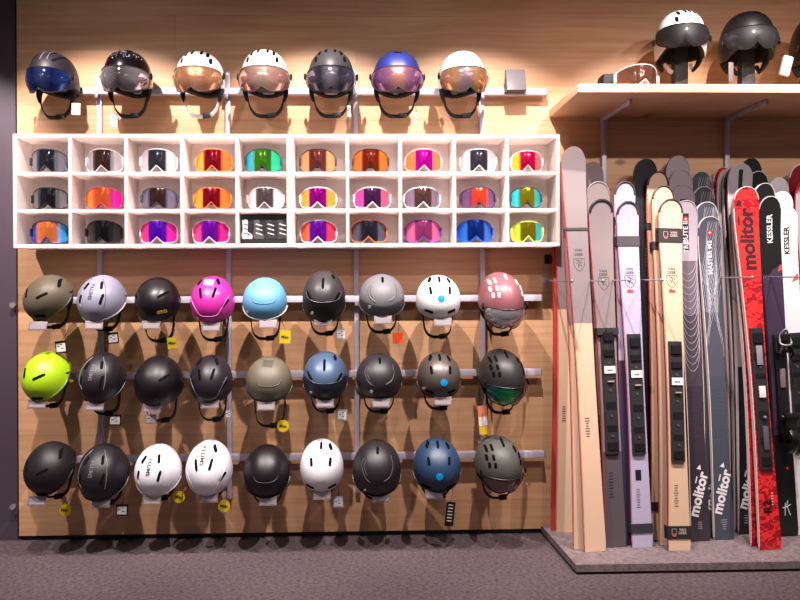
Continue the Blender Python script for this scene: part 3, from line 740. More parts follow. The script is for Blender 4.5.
def arm_bracket(px, plate_px, plate_py, zr, label, group):
    x = at(px, 300, -.05).x; pl = at(plate_px, plate_py, -.275)
    root = thing('display_bracket', label, 'bracket', (x, -.0635, zr), group)
    m = MB(); m.box((x, -.0655, zr), (.04, .005, .034), bev=.001); m.build('rail_clip', acryl, root)
    m = MB(); m.sweep(smooth_path([V((x, -.066, zr)), V((x, -.10, zr - .012)), V((pl.x, -.2, pl.z + .012)), V((pl.x, -.268, pl.z + .004))], 5), .011, .003, up=(0, 0, 1), n=8, sq=.5); m.build('arm', acryl, root)
    m = MB(); m.sweep([V((x, -.115, zr - .02)), V((x, -.14, zr + .035))], .006, n=10); m.ball(V((x, -.142, zr + .04)), (.03, .02, .012)); m.build('support_pad', mat('support_rubber', (40, 38, 42), .7), root)
    rt = Matrix.Rotation(R(-22), 3, 'X')
    m = MB(); m.box(pl, (.078, .003, .040), rot=rt, bev=.001); p_ = m.build('label_plate', acryl, root)
    d = MB()
    def f(a, b, h): return pl + rt @ V((a, -.0016 - h, b))
    vs, fs = grid2d(-.034, .034, -.014, .010, 1, 1); decal(d, vs, fs, f, depth=.0004); d.build('price_strip', mat('price_strip', (138, 125, 131), .6), p_, smooth=False)

LOW = [
 # row B
 ('B', 48, 302, .232, (92, 82, 66), 'olive-brown matt helmet turned left, leftmost in the upper of the three helmet rows', dict(pattern='wide', yaw=-24, roll=-16, rough=.5, lip=(60, 54, 45), tagk=('whiteblack', 61, 347, (.05, .055)), drop=.12), (38, 326)),
 ('B', 101, 300, .225, (135, 132, 152), 'lavender-grey helmet with oval crown ridge, second in the upper helmet row', dict(pattern='oval', yaw=-10, roll=-8, rough=.45, line=(95, 92, 108), lip=(160, 156, 170), tagk=('whiteblack', 113, 338, (.05, .05)), drop=.125), (94, 325)),
 ('B', 157, 301, .208, (20, 18, 20), 'black helmet with gold lettering, third in the upper helmet row', dict(pattern='plain', rough=.35, text=('GIRO', .42, -.52, 12, .062, (225, 180, 60)), dot=(-.9, -.5), tagk=[('yellow', 172, 343, (.042, .05))], drop=.17, roll=-4), (151, 325)),
 ('B', 212, 302, .212, (200, 44, 156), 'magenta pink helmet in the upper helmet row', dict(pattern='vee', rough=.35, coat=.3, line=(240, 110, 205), dot=(-.55, -.78), drop=.165, cap=(-.05, .72, (205, 170, 175))), (211, 327)),
 ('B', 265, 300, .208, (98, 158, 200), 'light sky-blue helmet in the upper helmet row', dict(pattern='uline', rough=.5, lip=(235, 225, 220), dot=(-.72, -.6), tagk=('yellow', 285, 337, (.05, .058)), drop=.165), (268, 324)),
 ('B', 323, 298, .204, (52, 48, 52), 'charcoal helmet with black lower rim in the upper helmet row', dict(pattern='dual', rough=.42, low=(-.2, (17, 16, 18)), dot=(-.5, -.62), lip=(15, 14, 16), tagk=('grey', 341, 334, (.042, .05)), drop=.15, hgt=.14), (323, 321)),
 ('B', 381, 298, .205, (122, 120, 126), 'mid-grey helmet with orange tag, seventh in the upper helmet row', dict(pattern='panel', rough=.5, low=(-.45, (88, 88, 94)), dot=(-.55, -.5), lip=(85, 84, 90), tagk=('orange', 398, 338, (.048, .05)), drop=.15), (383, 320)),
 ('B', 438, 299, .204, (240, 236, 240), 'white helmet with round blue sticker in the upper helmet row', dict(pattern='duo', rough=.4, bluedot=(0.02, -.05), drop=.165), (443, 322)),
 ('B', 502, 298, .205, (150, 92, 100), 'dusty mauve helmet with clear silver visor at the right end of the upper helmet row', dict(pattern='cluster', rough=.4, metal=.2, vent=(225, 195, 200), tilt=22, drop=.14, vis=dict(stops=mir((200, 190, 200), (225, 215, 224), (235, 228, 235)), zt_=.03, zb2=-.07, azm=62), yaw=8), None),
 # row C
 ('C', 47, 378, .226, (168, 208, 22), 'bright lime-green helmet, leftmost in the middle helmet row', dict(pattern='wide', yaw=-20, roll=-12, rough=.4, coat=.15, lip=(120, 150, 20), drop=.12), (37, 404)),
 ('C', 101, 379, .228, (30, 28, 31), 'black helmet with oval crown ridge beside the lime one, middle helmet row', dict(pattern='oval', yaw=-10, roll=-6, rough=.42, line=(110, 106, 112), lip=(45, 42, 46), tagk=('whiteblack', 115, 420, (.054, .048)), drop=.15), (95, 406)),
 ('C', 158, 380, .222, (18, 16, 18), 'smooth black helmet with white price tag, third in the middle helmet row', dict(pattern='plain', rough=.4, dot=(-.92, -.62), tagk=('grey', 151, 419, (.05, .042)), drop=.165, roll=-5), (152, 408)),
 ('C', 210, 379, .2, (36, 34, 38), 'dark graphite helmet with V-shaped crease, fourth in the middle helmet row', dict(pattern='vee', rough=.4, line=(92, 90, 96), dot=(-.5, -.8), tagk=('grey', 228, 414, (.02, .035)), drop=.17), (210, 404)),
 ('C', 269, 381, .208, (104, 95, 80), 'olive-grey helmet with round yellow tag, middle helmet row', dict(pattern='uline', rough=.5, lip=(45, 40, 36), tagk=('mips', 283, 426, (.05, .05)), drop=.2, cap=(.02, .72, (72, 66, 58))), (266, 406)),
 ('C', 326, 376, .206, (72, 92, 122), 'steel-blue helmet with darker rim, middle helmet row', dict(pattern='dual', rough=.4, metal=.15, low=(-.2, (30, 36, 50)), dot=(-.6, -.6), lip=(28, 34, 48), tagk=('grey', 342, 415, (.044, .05)), drop=.15), (325, 403)),
 ('C', 379, 378, .205, (42, 39, 42), 'charcoal helmet with panel ridges, seventh in the middle helmet row', dict(pattern='panel', rough=.45, line=(75, 72, 76), dot=(-.35, -.55), lip=(24, 22, 24), drop=.15), (381, 403)),
 ('C', 438, 376, .198, (88, 78, 74), 'bronze-grey helmet with round blue sticker, middle helmet row', dict(pattern='duo', rough=.35, metal=.25, bluedot=(.12, -.2), lip=(30, 28, 30), dot=(-.75, -.5), drop=.14), (443, 401)),
 ('C', 502, 376, .205, (48, 44, 46), 'charcoal helmet with green mirrored visor at the right end of the middle helmet row', dict(pattern='cluster', rough=.45, tilt=22, drop=.155, vis=dict(stops=[(.02, (40, 60, 120)), (.3, (30, 130, 90)), (.55, (40, 190, 110)), (.8, (70, 90, 90)), (.98, (130, 20, 120))], zt_=.025, zb2=-.075, azm=62), yaw=12, tagk=('tall', 483, 420, (.042, .13))), None),
 # row D
 ('D', 48, 470, .232, (24, 22, 24), 'black matt helmet turned left, leftmost in the bottom helmet row', dict(pattern='wide', yaw=-24, roll=-16, rough=.5, lip=(14, 13, 14), tagk=('mips', 65, 510, (.05, .05)), drop=.12), (37, 501)),
 ('D', 103, 473, .23, (28, 26, 30), 'black helmet with lettered oval crown ridge, second in the bottom helmet row', dict(pattern='oval', yaw=-4, roll=-4, rough=.45, line=(100, 97, 104), lip=(70, 66, 70), tagk=('whiteblack', 122, 510, (.055, .05)), drop=.13), None),
 ('D', 158, 470, .212, (232, 228, 238), 'white helmet with lettered crown, third in the bottom helmet row', dict(pattern='oval', yaw=-4, rough=.4, line=(205, 200, 210), lip=(190, 185, 195), tagk=('mips', 179, 497, (.05, .05)), drop=.12), (152, 500)),
 ('D', 210, 468, .212, (234, 230, 240), 'white helmet with black lettered strip, fourth in the bottom helmet row', dict(pattern='vee', rough=.4, line=(205, 200, 212), dot=(-.55, -.8), text=('SMITH', -.1, .55, 88, .09, (40, 38, 44)), tagk=('mips', 224, 506, (.05, .05)), drop=.12), (209, 498)),
 ('D', 267, 471, .208, (20, 18, 20), 'black helmet with smooth crown and curved line, fifth in the bottom helmet row', dict(pattern='uline', rough=.4, line=(60, 58, 62), lip=(12, 12, 13), drop=.14), (268, 501)),
 ('D', 322, 465, .204, (236, 232, 240), 'white helmet with centre vent strip, sixth in the bottom helmet row', dict(pattern='duo', rough=.4, tagk=('grey', 338, 502, (.046, .05)), drop=.12), (322, 495)),
 ('D', 378, 468, .204, (34, 31, 33), 'dark charcoal helmet with panel ridges, seventh in the bottom helmet row', dict(pattern='panel', rough=.45, line=(75, 70, 74), dot=(-.5, -.62), lip=(20, 18, 20), drop=.13, hgt=.14), (381, 498)),
 ('D', 436, 467, .21, (40, 64, 96), 'dark blue helmet with round light-blue sticker in the bottom helmet row', dict(pattern='duo', rough=.42, low=(-.42, (30, 46, 72)), bluedot=(0, -.2), lip=(24, 36, 60), tagk=('longblack', 450, 514, (.04, .11)), drop=.135), None),
 ('D', 501, 464, .212, (84, 84, 78), 'grey-green helmet with brown goggles strapped on, right end of the bottom helmet row', dict(pattern='cluster', rough=.5, tilt=24, drop=.15, vis=dict(stops=mir((60, 35, 35), (110, 85, 88), (120, 95, 100)), zt_=.02, zb2=-.065, azm=60), yaw=12), None),
]
ordn = {'B': 0, 'C': 0, 'D': 0}; nth = ['first', 'second', 'third', 'fourth', 'fifth', 'sixth', 'seventh', 'eighth', 'ninth']
rn = {'B': 'upper', 'C': 'middle', 'D': 'bottom'}
for row, px, py, w, col, lb, kw, plate in LOW:
    kw.setdefault('tilt', 50); kw.setdefault('brow', -.004); kw.setdefault('side', -.022); kw.setdefault('nape', -.05)
    k = ordn[row]; r_, H, c = helmet(px, py, HY, w, col, lb, grp[row], ear=True, fit=FIT[row][k], **kw)
    c = H.c; ordn[row] += 1
    pp = plate or (px - 2, FIT[row][k][3] + 2)
    
    arm_bracket(px, pp[0], pp[1], RZ[row], f'clear grey bracket arm and price plate under the {nth[k]} helmet of the {rn[row]} helmet row', 'bracket arms under the helmets')
    if px == 157:
        a = at(155, 343, -.2); m = MB(); m.sweep(smooth_path([a + V((0, 0, .03)), a + V((.004, 0, .01)), a + V((0, 0, -.025))]), .004, .0015, up=(1, 0, 0), n=6)
        m.build('pink_ribbon', mat('pink_ribbon', (230, 20, 110), .5), r_)

# ------------------------------------------------------------------ oak shelf with brackets
SD = -.475
zS = at(690, 84, SD).z  # top front edge
xS = at(577, 85, SD).x
root = thing('oak_shelf', 'long oak shelf above the skis', 'shelf', ((xS + wR) / 2, 0, zS - .04))
MB().box(((xS + wR) / 2, SD / 2 - .001, zS - .0175), (wR - xS - .01, -SD - .002, .035), bev=.0015).build('board', oak_shelf, root)
for px in (604, 727):
    x = at(px, 200, -.015).x; m = MB()
    m.box((x, -.19, zS - .047), (.014, .36, .022), bev=.002); m.box((x, -.022, zS - .07), (.02, .016, .07), bev=.002); m.build('support_arm', alu, root)

# things on the shelf
zt0 = zS + .0005
p = at(617, 76, -.27); c0 = V((p.x, -.27, zt0))
root = thing('goggle_case', 'flat black zip case at the left end of the oak shelf', 'case', c0)
MB().box(c0 + V((0, 0, .046)), (.158, .1, .092), bev=.022).build('case_body', mat('black_case_fabric', (24, 20, 22), .7, noise=.2), root)
m = MB(); m.sweep([c0 + V((-.078, -.05, .036)), c0 + V((.078, -.05, .036))], .002, n=6); m.build('zip', mat('zip_grey', (60, 55, 58), .5), root)
goggle(646, -.43, zt0, [(0.02, (150, 100, 80)), (.3, (130, 85, 70)), (.7, (120, 75, 60)), (.98, (150, 100, 80))], (240, 236, 238), (236, 230, 232), 'white-framed goggles with brown lens lying on the oak shelf', hw=.098, hh=.044, group=None, yaw=.15, name='ski_goggles')
def helmet_stand(px, label, top):
    x = at(px, 80, -.26).x; root = thing('helmet_stand', label, 'stand', (x, -.24, zt0), 'helmet stands on the oak shelf')
    m = MB(); m.sweep([V((x, -.24, zt0)), V((x, -.24, zt0 + .008))], .06, n=28); m.build('base', mat('stand_grey', (45, 42, 46), .6), root)
    m = MB(); m.box((x, -.235, (zt0 + top) / 2 + .004), (.062, .045, top - zt0 - .008), bev=.006); m.ball((x, -.235, top), (.055, .06, .03)); m.build('neck_column', mat('stand_grey', (34, 31, 35), .6), root)
shelf_h = [
 (682, 45, (232, 226, 230), 'white helmet with black face cover on a stand, on the oak shelf', dict(pattern='topvent', yaw=-16, rough=.4), mat('white_webbing', (215, 208, 210), .8)),
 (749, 45, (20, 18, 20), 'black helmet with black face cover on a stand, middle of the oak shelf', dict(pattern='none', yaw=-12, rough=.45), None),
 (812, 45, (18, 17, 19), 'black helmet with pale side guard, cut by the right edge above the skis', dict(pattern='none', yaw=-8, rough=.4), None)]
for px, py, col, lb, kw, sc_ in shelf_h:
    fc = (14, 11, 17)
    r_, H, c = helmet(px, py, -.26, .212 if px < 700 else .222, col, lb, 'helmets on the oak shelf', tilt=12, brow=.03, side=-.06, nape=-.07, hgt=.125, lng=.136, drop=.115, spread=.55, strapcol=sc_, fit={682: (654, 707, 10, 64), 749: (718, 776, 11, 66), 812: (787, 845, 12, 70)}[px],
           vis=dict(stops=[(.02, fc), (.5, fc), (.98, fc)], zt_=.075, zb2=-.02, azm=66, off=.006, rough=.62, metal=0, alpha=1., nose=.03, rimcol=(20, 18, 20)), **kw)
    helmet_stand(px, f"dark stand under the {'white' if px < 700 else 'black' if px < 780 else 'rightmost cropped'} helmet on the oak shelf", c.z + .02)
    if px > 780:
        m = MB(); q = at(777, 66, -.33); m.box(V((q.x + .04, -.33, q.z)), (.045, .02, .09), rot=Matrix.Rotation(.25, 3, 'Y'), bev=.008); m.build('side_guard', mat('pale_guard', (150, 138, 140), .5), r_)
    elif px > 700:
        m = MB(); q = at(731, 72, -.33); m.box(q, (.022, .004, .085), bev=.002); m.build('hang_tag', mat('silver_tag', (100, 86, 86), .4), r_)

# ------------------------------------------------------------------ platform
PH = .042
pxl = at(541, 528, 0).x
PF = atz(690, 563, PH).y
xl_f = atz(577, 566, PH).x
root = thing('display_platform', 'low grey carpeted platform under the skis', 'platform', ((pxl + wR) / 2, PF / 2, .001))
pl = [(xl_f, PF), (wR - .02, PF), (wR - .02, -.002), (pxl, -.002)]
def prismz(m, pl, z0, z1): return m.prism([(a, b, z0) for a, b in pl], (0, 0, z1 - z0))
plat_c = carpet_mat('platform_carpet', (88, 76, 80), (150, 132, 134), 300)
prismz(MB(), pl, .012, PH).build('deck', plat_c, root, smooth=False)
pl2 = [(xl_f + .012, PF + .012), (wR - .03, PF + .012), (wR - .03, -.004), (pxl + .012, -.004)]
prismz(MB(), pl2, .0005, .012).build('toe_kick', black, root, smooth=False)

# ------------------------------------------------------------------ prongs
for tx, ty in [(572, 281), (603, 281), (629, 280.5), (662, 280), (752, 277.5), (801, 277)]:
    t = at(tx, ty, -.44); b = V((t.x, -.0, t.z + .004))
    root = thing('ski_prong', f"thin steel prong between skis, {dict([(572,'leftmost, beside the grey and beige ski'),(603,'left of the grey ski with dark binding plate'),(629,'left of the lavender ski'),(662,'beside the beige ski'),(752,'ending in front of the red ski'),(801,'ending at the right edge of the picture')])[tx]}", 'prong', (b.x, 0, b.z), 'steel prongs holding the skis')
    m = MB(); m.sweep([b, V((t.x, -.44, t.z))], .0032, n=8); m.build('rod', steel, root)
    m = MB(); m.ball(t, .0075, n=12); m.build('ball_tip', steel, root)
    m = MB(); m.box(b + V((0, -.003, 0)), (.03, .006, .03), bev=.001); m.build('wall_plate', alu, root)
p = at(549, 259, -.03)
root = thing('wall_hook', 'small black hook on the oak wall beside the leftmost ski', 'hook', (p.x, 0, p.z))
m = MB(); m.box((p.x, -.004, p.z), (.03, .008, .045), bev=.002); m.build('hook_plate', black, root)
m = MB(); m.sweep(smooth_path([V((p.x, -.006, p.z + .01)), V((p.x, -.05, p.z + .012)), V((p.x, -.07, p.z - .004)), V((p.x, -.055, p.z - .02))]), .007, n=10); m.build('hook_arm', black, root)

# ------------------------------------------------------------------ skis
class Ski:
    def __init__(s, tail, tip, wt, ww, wp, camber=.010, curl=.05, face=1, thick=.0155, tipl=.085, yaw=4):
        """tail, tip: world points on the centre line. face=+1 top sheet to the shopper, -1 towards the wall"""
        s.a = V(tail); s.b = V(tip); s.L = (s.b - s.a).length; s.T = (s.b - s.a).normalized()
        s.Wd = V((cos(R(yaw)), sin(R(yaw)), 0)); s.Wd -= s.T * s.T.dot(s.Wd); s.Wd.normalize(); s.N = s.Wd.cross(s.T).normalized()   # towards -y
        if s.N.y > 0: s.N = -s.N
        s.w = (wt, ww, wp); s.cam = camber; s.curl = curl; s.face = face; s.th = thick; s.tl = tipl
    def width(s, t):
        wt, ww, wp = s.w; m = .42; e = 1 - s.tl
        if t < m: k = (m - t) / m; return ww + (wt - ww) * k ** 1.6
        k = min(1, (t - m) / (e - .03 - m)); w = ww + (wp - ww) * k ** 1.7
        if t < .07: w *= .88 + .12 * t / .07
        if t > e: q = (t - e) / s.tl; w *= max(0, 1 - q ** 2.2) ** .5
        return w
    def cen(s, t):
        n = -s.cam * s.face * sin(pi * min(1, t / .93)) * -1
        c = max(0, (t - .86) / .14)
        n += s.curl * s.face * c * c
        return s.a + s.T * (t * s.L) + s.N * n
    def thk(s, t): return s.th * (.55 + .45 * sin(pi * min(1, max(0, t)) ** .9)) 
    def P(s, t, u, h):
        """t along 0..1, u metres across, h metres above the visible face"""
        d = s.cen(min(1, t + .005)) - s.cen(max(0, t - .005)); d.normalize()
        n = s.Wd.cross(d); n = -n if n.y > 0 else n
        return s.cen(t) + s.Wd * u + n * (s.thk(t) / 2 + h)
    def build(s, root, zones, side_m, base_m):
        ts = [i / 50 * (1 - s.tl) for i in range(51)] + [1 - s.tl + s.tl * sin(pi / 2 * i / 14) for i in range(1, 15)]
        for z0, z1, _ in zones:
            ts += [z0, z1]
        ts = sorted(set(round(t, 5) for t in ts if 0 <= t <= 1))
        us = [-1, -.5, 0, .5, 1]; n = len(us); vs = []; fs = []; mi = []
        for t in ts:
            w = max(.0015, s.width(t)) / 2
            if t < .012: w *= .93 + .07 * t / .012
            for u in us: vs.append(s.P(t, u * w, 0))
            for u in us[::-1]: vs.append(s.P(t, u * w, -s.thk(t)))
        q = 2 * n
        for k in range(len(ts) - 1):
            tm = (ts[k] + ts[k + 1]) / 2; zi = 2
            for j, (z0, z1, _) in enumerate(zones):
                if z0 <= tm <= z1: zi = 2 + j
            for j in range(q):
                a = k * q + j; b = k * q + (j + 1) % q
                fs.append((a, b, b + q, a + q))
                top = j < n - 1; bot = n <= j < 2 * n - 1
                mi.append((zi if s.face > 0 else 1) if top else ((1 if s.face > 0 else zi) if bot else 0))
        fs.append(tuple(range(q))[::-1]); mi.append(0); e = (len(ts) - 1) * q; fs.append(tuple(e + j for j in range(q))); mi.append(0)
        m = MB(); m.add(vs, fs, mi)
        return m.build('ski_body', [side_m, base_m] + [z[2] for z in zones], root, angle=40)

def on(s, t0, k=1., ang=0.):
    """decal mapper: local x along the ski (upwards), y across; origin at t0"""
    ca, sa = cos(ang), sin(ang)
    def f(x, y, h):
        X, Y_ = x * ca - y * sa, x * sa + y * ca
        return s.P(t0 + X / s.L, -Y_, h)
    return f
def word(root, s, txt, t0, size, col, name='lettering', bold=.03, u=0., ang=0., flip=False, squash=1.):
    vs, fs = text2d(txt, bold); k = size; m = MB(); f = on(s, t0, ang=ang)
    decal(m, [(q.x * k * squash * (-1 if flip else 1), q.y * k * (-1 if flip else 1) + u) for q in vs], fs, f, depth=.0018)
    return m.build(name, mat('print_' + name, col, .5), root, smooth=False)
def upright_word(root, s, txt, t0, size, col, name='lettering', bold=.02, u=0., depth=.0008):
    """reads horizontally across the ski"""
    vs, fs = text2d(txt, bold); m = MB(); f = on(s, t0)
    decal(m, [(q.y * size, -(q.x * size) + -u) for q in vs], fs, f, depth=depth)
    return m.build(name, mat('print_' + name, col, .5), root, smooth=False)
def patch(root, s, t0, u0, du, dv, col, name, depth=.0008, n=4, rough=.5):
    """rectangle du across, dv along, metres"""
    m = MB(); vs, fs = grid2d(-dv / 2, dv / 2, -du / 2 - u0, du / 2 - u0, n, 1); decal(m, vs, fs, on(s, t0), depth=depth)
    return m.build(name, mat('print_' + name, col, rough), root, smooth=False)
def shape(root, s, t0, poly, col, name, u=0., depth=.0008):
    m = MB(); n = len(poly); cx = sum(p[0] for p in poly) / n; cy = sum(p[1] for p in poly) / n
    vs = [(cy, -(cx + u))] + [(p[1], -(p[0] + u)) for p in poly]
    decal(m, vs, [(0, 1 + i, 1 + (i + 1) % n) for i in range(n)], on(s, t0), depth=depth)
    return m.build(name, mat('print_' + name, col, .5), root, smooth=False)
def line(root, s, pts, w, col, name, closed=False):
    m = MB()
    for pl in pts:
        m.sweep([s.P(t, u, .0004) for t, u in pl], w, .0006, up=(0, -1, 0), n=4)
    return m.build(name, mat('print_' + name, col, .5), root, smooth=False)
def band(root, s, t0, dv, col, name, th=.004, over=.003, back=.03, rough=.7):
    """strap wrapped round a pair of skis"""
    m = MB(); w = s.width(t0) / 2 + over; vs = []; 
    for sg in (-1, 1):
        t = t0 + sg * dv / 2 / s.L
        for (u, h) in ((-w, -back), (-w, th), (w, th), (w, -back), (w - .002, -back), (w - .002, th - .002), (-w + .002, th - .002), (-w + .002, -back)): vs.append(s.P(t, u, h))
    fs = [(i, (i + 1) % 8, 8 + (i + 1) % 8, 8 + i) for i in range(8)]
    m.add(vs, fs + [(0, 1, 6, 7), (1, 2, 5, 6), (2, 3, 4, 5), (15, 14, 9, 8), (14, 13, 10, 9), (13, 12, 11, 10)])
    return m.build(name, mat(name, col, rough), root, smooth=False)
def deer_logo(root, s, t0, col=(70, 62, 66), red=False):
    upright_word(root, s, 'VAN', t0 + .036, .012, col, 'brand_word'); upright_word(root, s, 'DEER', t0 + .025, .012, col, 'brand_word')
    k = .024
    sh = [(-k, .026), (k, .026), (k, -.004), (.55 * k, -.02), (0, -.031), (-.55 * k, -.02), (-k, -.004), (-k, .026)]
    m = MB()
    m.sweep([s.P(t0 + b / s.L, a, .0005) for a, b in sh], .0016, .0006, up=(0, -1, 0), n=4)
    for pl in ([(-.006, -.014), (-.004, -.002), (.004, .004), (.003, .012)], [(.003, .012), (-.006, .016), (-.012, .022)], [(.003, .012), (.010, .016), (.013, .022)], [(-.004, -.002), (.010, -.006), (.012, -.014)], [(-.012, .006), (-.004, .002)], [(-.002, .016), (-.002, .021)], [(.009, .008), (.015, .006)]):
        m.sweep([s.P(t0 + b / s.L, a, .0005) for a, b in pl], .0018, .0006, up=(0, -1, 0), n=4)
    m.build('deer_shield', mat('print_shield', col, .5), root, smooth=False)
    if red: shape(root, s, t0 - .03, [(-.014, -.006), (.014, -.006), (.014, .008), (.004, .005), (-.004, .012), (-.014, .004)], (215, 60, 50), 'red_mark', u=-.002)
def molitor(root, s, t0, size, col, ang=0., u=0.):
    word(root, s, 'molitor', t0, size, col, 'brand_word', bold=.045, ang=ang, u=u)
    m = MB(); f = on(s, t0, ang=ang); vs, fs = grid2d(size * .95, size * 1.6, size * .5 + u, size * .62 + u, 3, 1); 
    decal(m, vs, fs, f, depth=.0008)
    a = size * 2.3
    decal(m, [(a, size * .32 + u), (a + size * .45, size * .52 + u), (a, size * .78 + u)], [(0, 1, 2)], f, depth=.0008)
    m.build('brand_accent', mat('print_brand_word', col, .5), root, smooth=False)
def small_print(root, s, t0, col, n=6, u=-.01, wid=.022, gap=.011, rnd=1):
    rr = random.Random(rnd); m = MB()
    for k in range(n):
        w = wid * rr.uniform(.5, 1); vs, fs = grid2d(-.0018, .0018, -w / 2 - u, w / 2 - u, 1, 1)
        base = t0 - k * gap / s.L; decal(m, vs, fs, on(s, base))
    m.build('small_print', mat('print_small', col, .6), root, smooth=False)
def tip_guard(root, s, col=(40, 36, 40), r=.0045, a0=.02, balls=False):
    pts = []
    e = 1 - s.tl * .8
    for i in range(29):
        q = -1 + 2 * i / 28
        t = 1 - (1 - e) * abs(q) ** 2.2 if True else 1
        w = s.width(min(.9995, t)) / 2 * (1 if q > 0 else -1)
        pts.append(s.P(min(t, .9995), w * .96, .001))
    m = MB(); m.sweep(pts, r, r * .8, up=(0, -1, 0), n=8)
    if balls: m.ball(pts[0], r * 1.5, n=8); m.ball(pts[-1], r * 1.5, n=8)
    g = m.build('tip_guard', mat('tip_guard', col, .4), root); return g
def binding_plate(root, s, t0, t1, w=.058, label=True, toggle=True):
    m = MB(); ts = [t0 + (t1 - t0) * i / 10 for i in range(11)]; vs = []
    prof = [(-w / 2, -.001), (-w / 2, .009), (-w / 2 + .006, .013), (w / 2 - .006, .013), (w / 2, .009), (w / 2, -.001)]
    for t in ts:
        for u, h in prof: vs.append(s.P(t, u, h))
    n = 6; fs = [(k * n + j, k * n + (j + 1) % n, (k + 1) * n + (j + 1) % n, (k + 1) * n + j) for k in range(10) for j in range(n)]
    fs += [tuple(range(n))[::-1], tuple(10 * n + j for j in range(n))]
    m.add(vs, fs); b = m.build('binding_plate', mat('plate_black', (42, 38, 42), .5), root, angle=30)
    L = t1 - t0
    for k, (a, h, d) in enumerate([(.93, .022, .07), (.80, .02, .05), (.66, .016, .03), (.38, .014, .06), (.2, .014, .05), (.06, .017, .06)]):
        ta, tb = t0 + L * (a - d / 2), t0 + L * (a + d / 2)
        vs = [s.P(t, u, hh) for t in (ta, tb) for u, hh in ((-w * .4, .012), (-w * .36, h), (w * .36, h), (w * .4, .012))]
        m = MB(); m.add(vs, [(0, 1, 5, 4), (1, 2, 6, 5), (2, 3, 7, 6), (0, 3, 2, 1), (4, 5, 6, 7), (0, 4, 7, 3)])
        m.build('raised_block', mat('block_black', (26, 24, 27), .35), b, smooth=False)
    for a in (.72, .5, .3, .14):
        p = s.P(t0 + L * a, 0, .013); m = MB(); m.sweep([p, p + s.N * .0035], .0055, n=10); m.build('screw', mat('screw_grey', (115, 108, 112), .4, .6), b)
    if label:
        vs, fs = grid2d(-.016, .016, -w * .42, w * .42, 1, 1); m = MB(); decal(m, vs, fs, lambda x, y, h: on(s, t0 + L * .665)(x, y, h + .017), depth=.0012); lb = m.build('price_label', white_paper, b, smooth=False)
        vs, fs = grid2d(-.005, .001, -.012, .012, 1, 1); m = MB(); decal(m, vs, fs, lambda x, y, h: on(s, t0 + L * .665)(x, y, h + .0185), depth=.0005); m.build('price_print', mat('print_grey', (120, 112, 116), .6), lb, smooth=False)
    if toggle:
        p = [s.P(t0 + L * .57, u, .019) for u in (-.012, .016)]
        m = MB(); m.sweep(p, .005, .004, n=8); m.build('toggle', mat('toggle_silver', (205, 180, 170), .3, .6), b)
    return b
def full_binding(root, s, tt, th, name='binding'):
    """toe piece, heel piece and rail"""
    m = MB()
    def blk(t, u, h, dl, dw, dh, bev=.004):
        c = s.P(t, u, h); M = Matrix((s.Wd, s.N, s.T)).transposed(); m.box(c, (dw, dh, dl), rot=M, bev=bev)
    blk((tt + th) / 2, 0, .008, (tt - th) * s.L * 1.25, .05, .018)
    base = m.build('binding_rail', mat('rail_black', (30, 27, 30), .4), root)
    m = MB(); blk(tt, 0, .035, .075, .062, .045, .010); blk(tt + .02, 0, .05, .04, .045, .03, .008)
    for sg in (-1, 1):
        a = s.P(tt + .005, sg * .012, .055); b_ = s.P(tt - .022, sg * .032, .062); c = s.P(tt - .04, sg * .026, .05); m.sweep(smooth_path([a, b_, c]), .007, n=8)
    m.build('toe_piece', mat('binding_black', (20, 19, 21), .3, coat=.5), root)
    m = MB()
    a = s.P(tt + .03, -.02, .05); b_ = s.P(tt + .045, 0, .062); c = s.P(tt + .03, .02, .05); m.sweep(smooth_path([a, b_, c, s.P(tt + .005, .026, .06), s.P(tt, 0, .072), s.P(tt + .005, -.026, .06), a]), .0045, n=8); m.build('toe_wing', mat('toe_grey', (170, 160, 165), .3, .5), root)
    m = MB(); blk((tt + th) / 2 + .02, 0, .021, .085, .026, .006, .002); m.build('length_scale', mat('scale_grey', (130, 112, 112), .5), root)
    m = MB(); blk(th, 0, .04, .09, .058, .055, .012); blk(th + .03, 0, .062, .03, .066, .03, .008); blk(th - .035, 0, .03, .05, .044, .035, .008)
    lev = smooth_path([s.P(th - .01, 0, .07), s.P(th - .03, .0, .085), s.P(th - .06, 0, .075), s.P(th - .075, 0, .055)]); m.sweep(lev, .018, .006, up=s.N, n=8)
    for sg in (-1, 1): m.ball(s.P(th + .028, sg * .036, .058), .012, n=10)
    m.build('heel_piece', mat('binding_black', (20, 19, 21), .3, coat=.5), root)
    m = MB(); m.ball(s.P(tt - .01, 0, .058), .006, n=8); m.build('binding_screw', mat('screw_silver', (200, 195, 200), .25, .9), root)

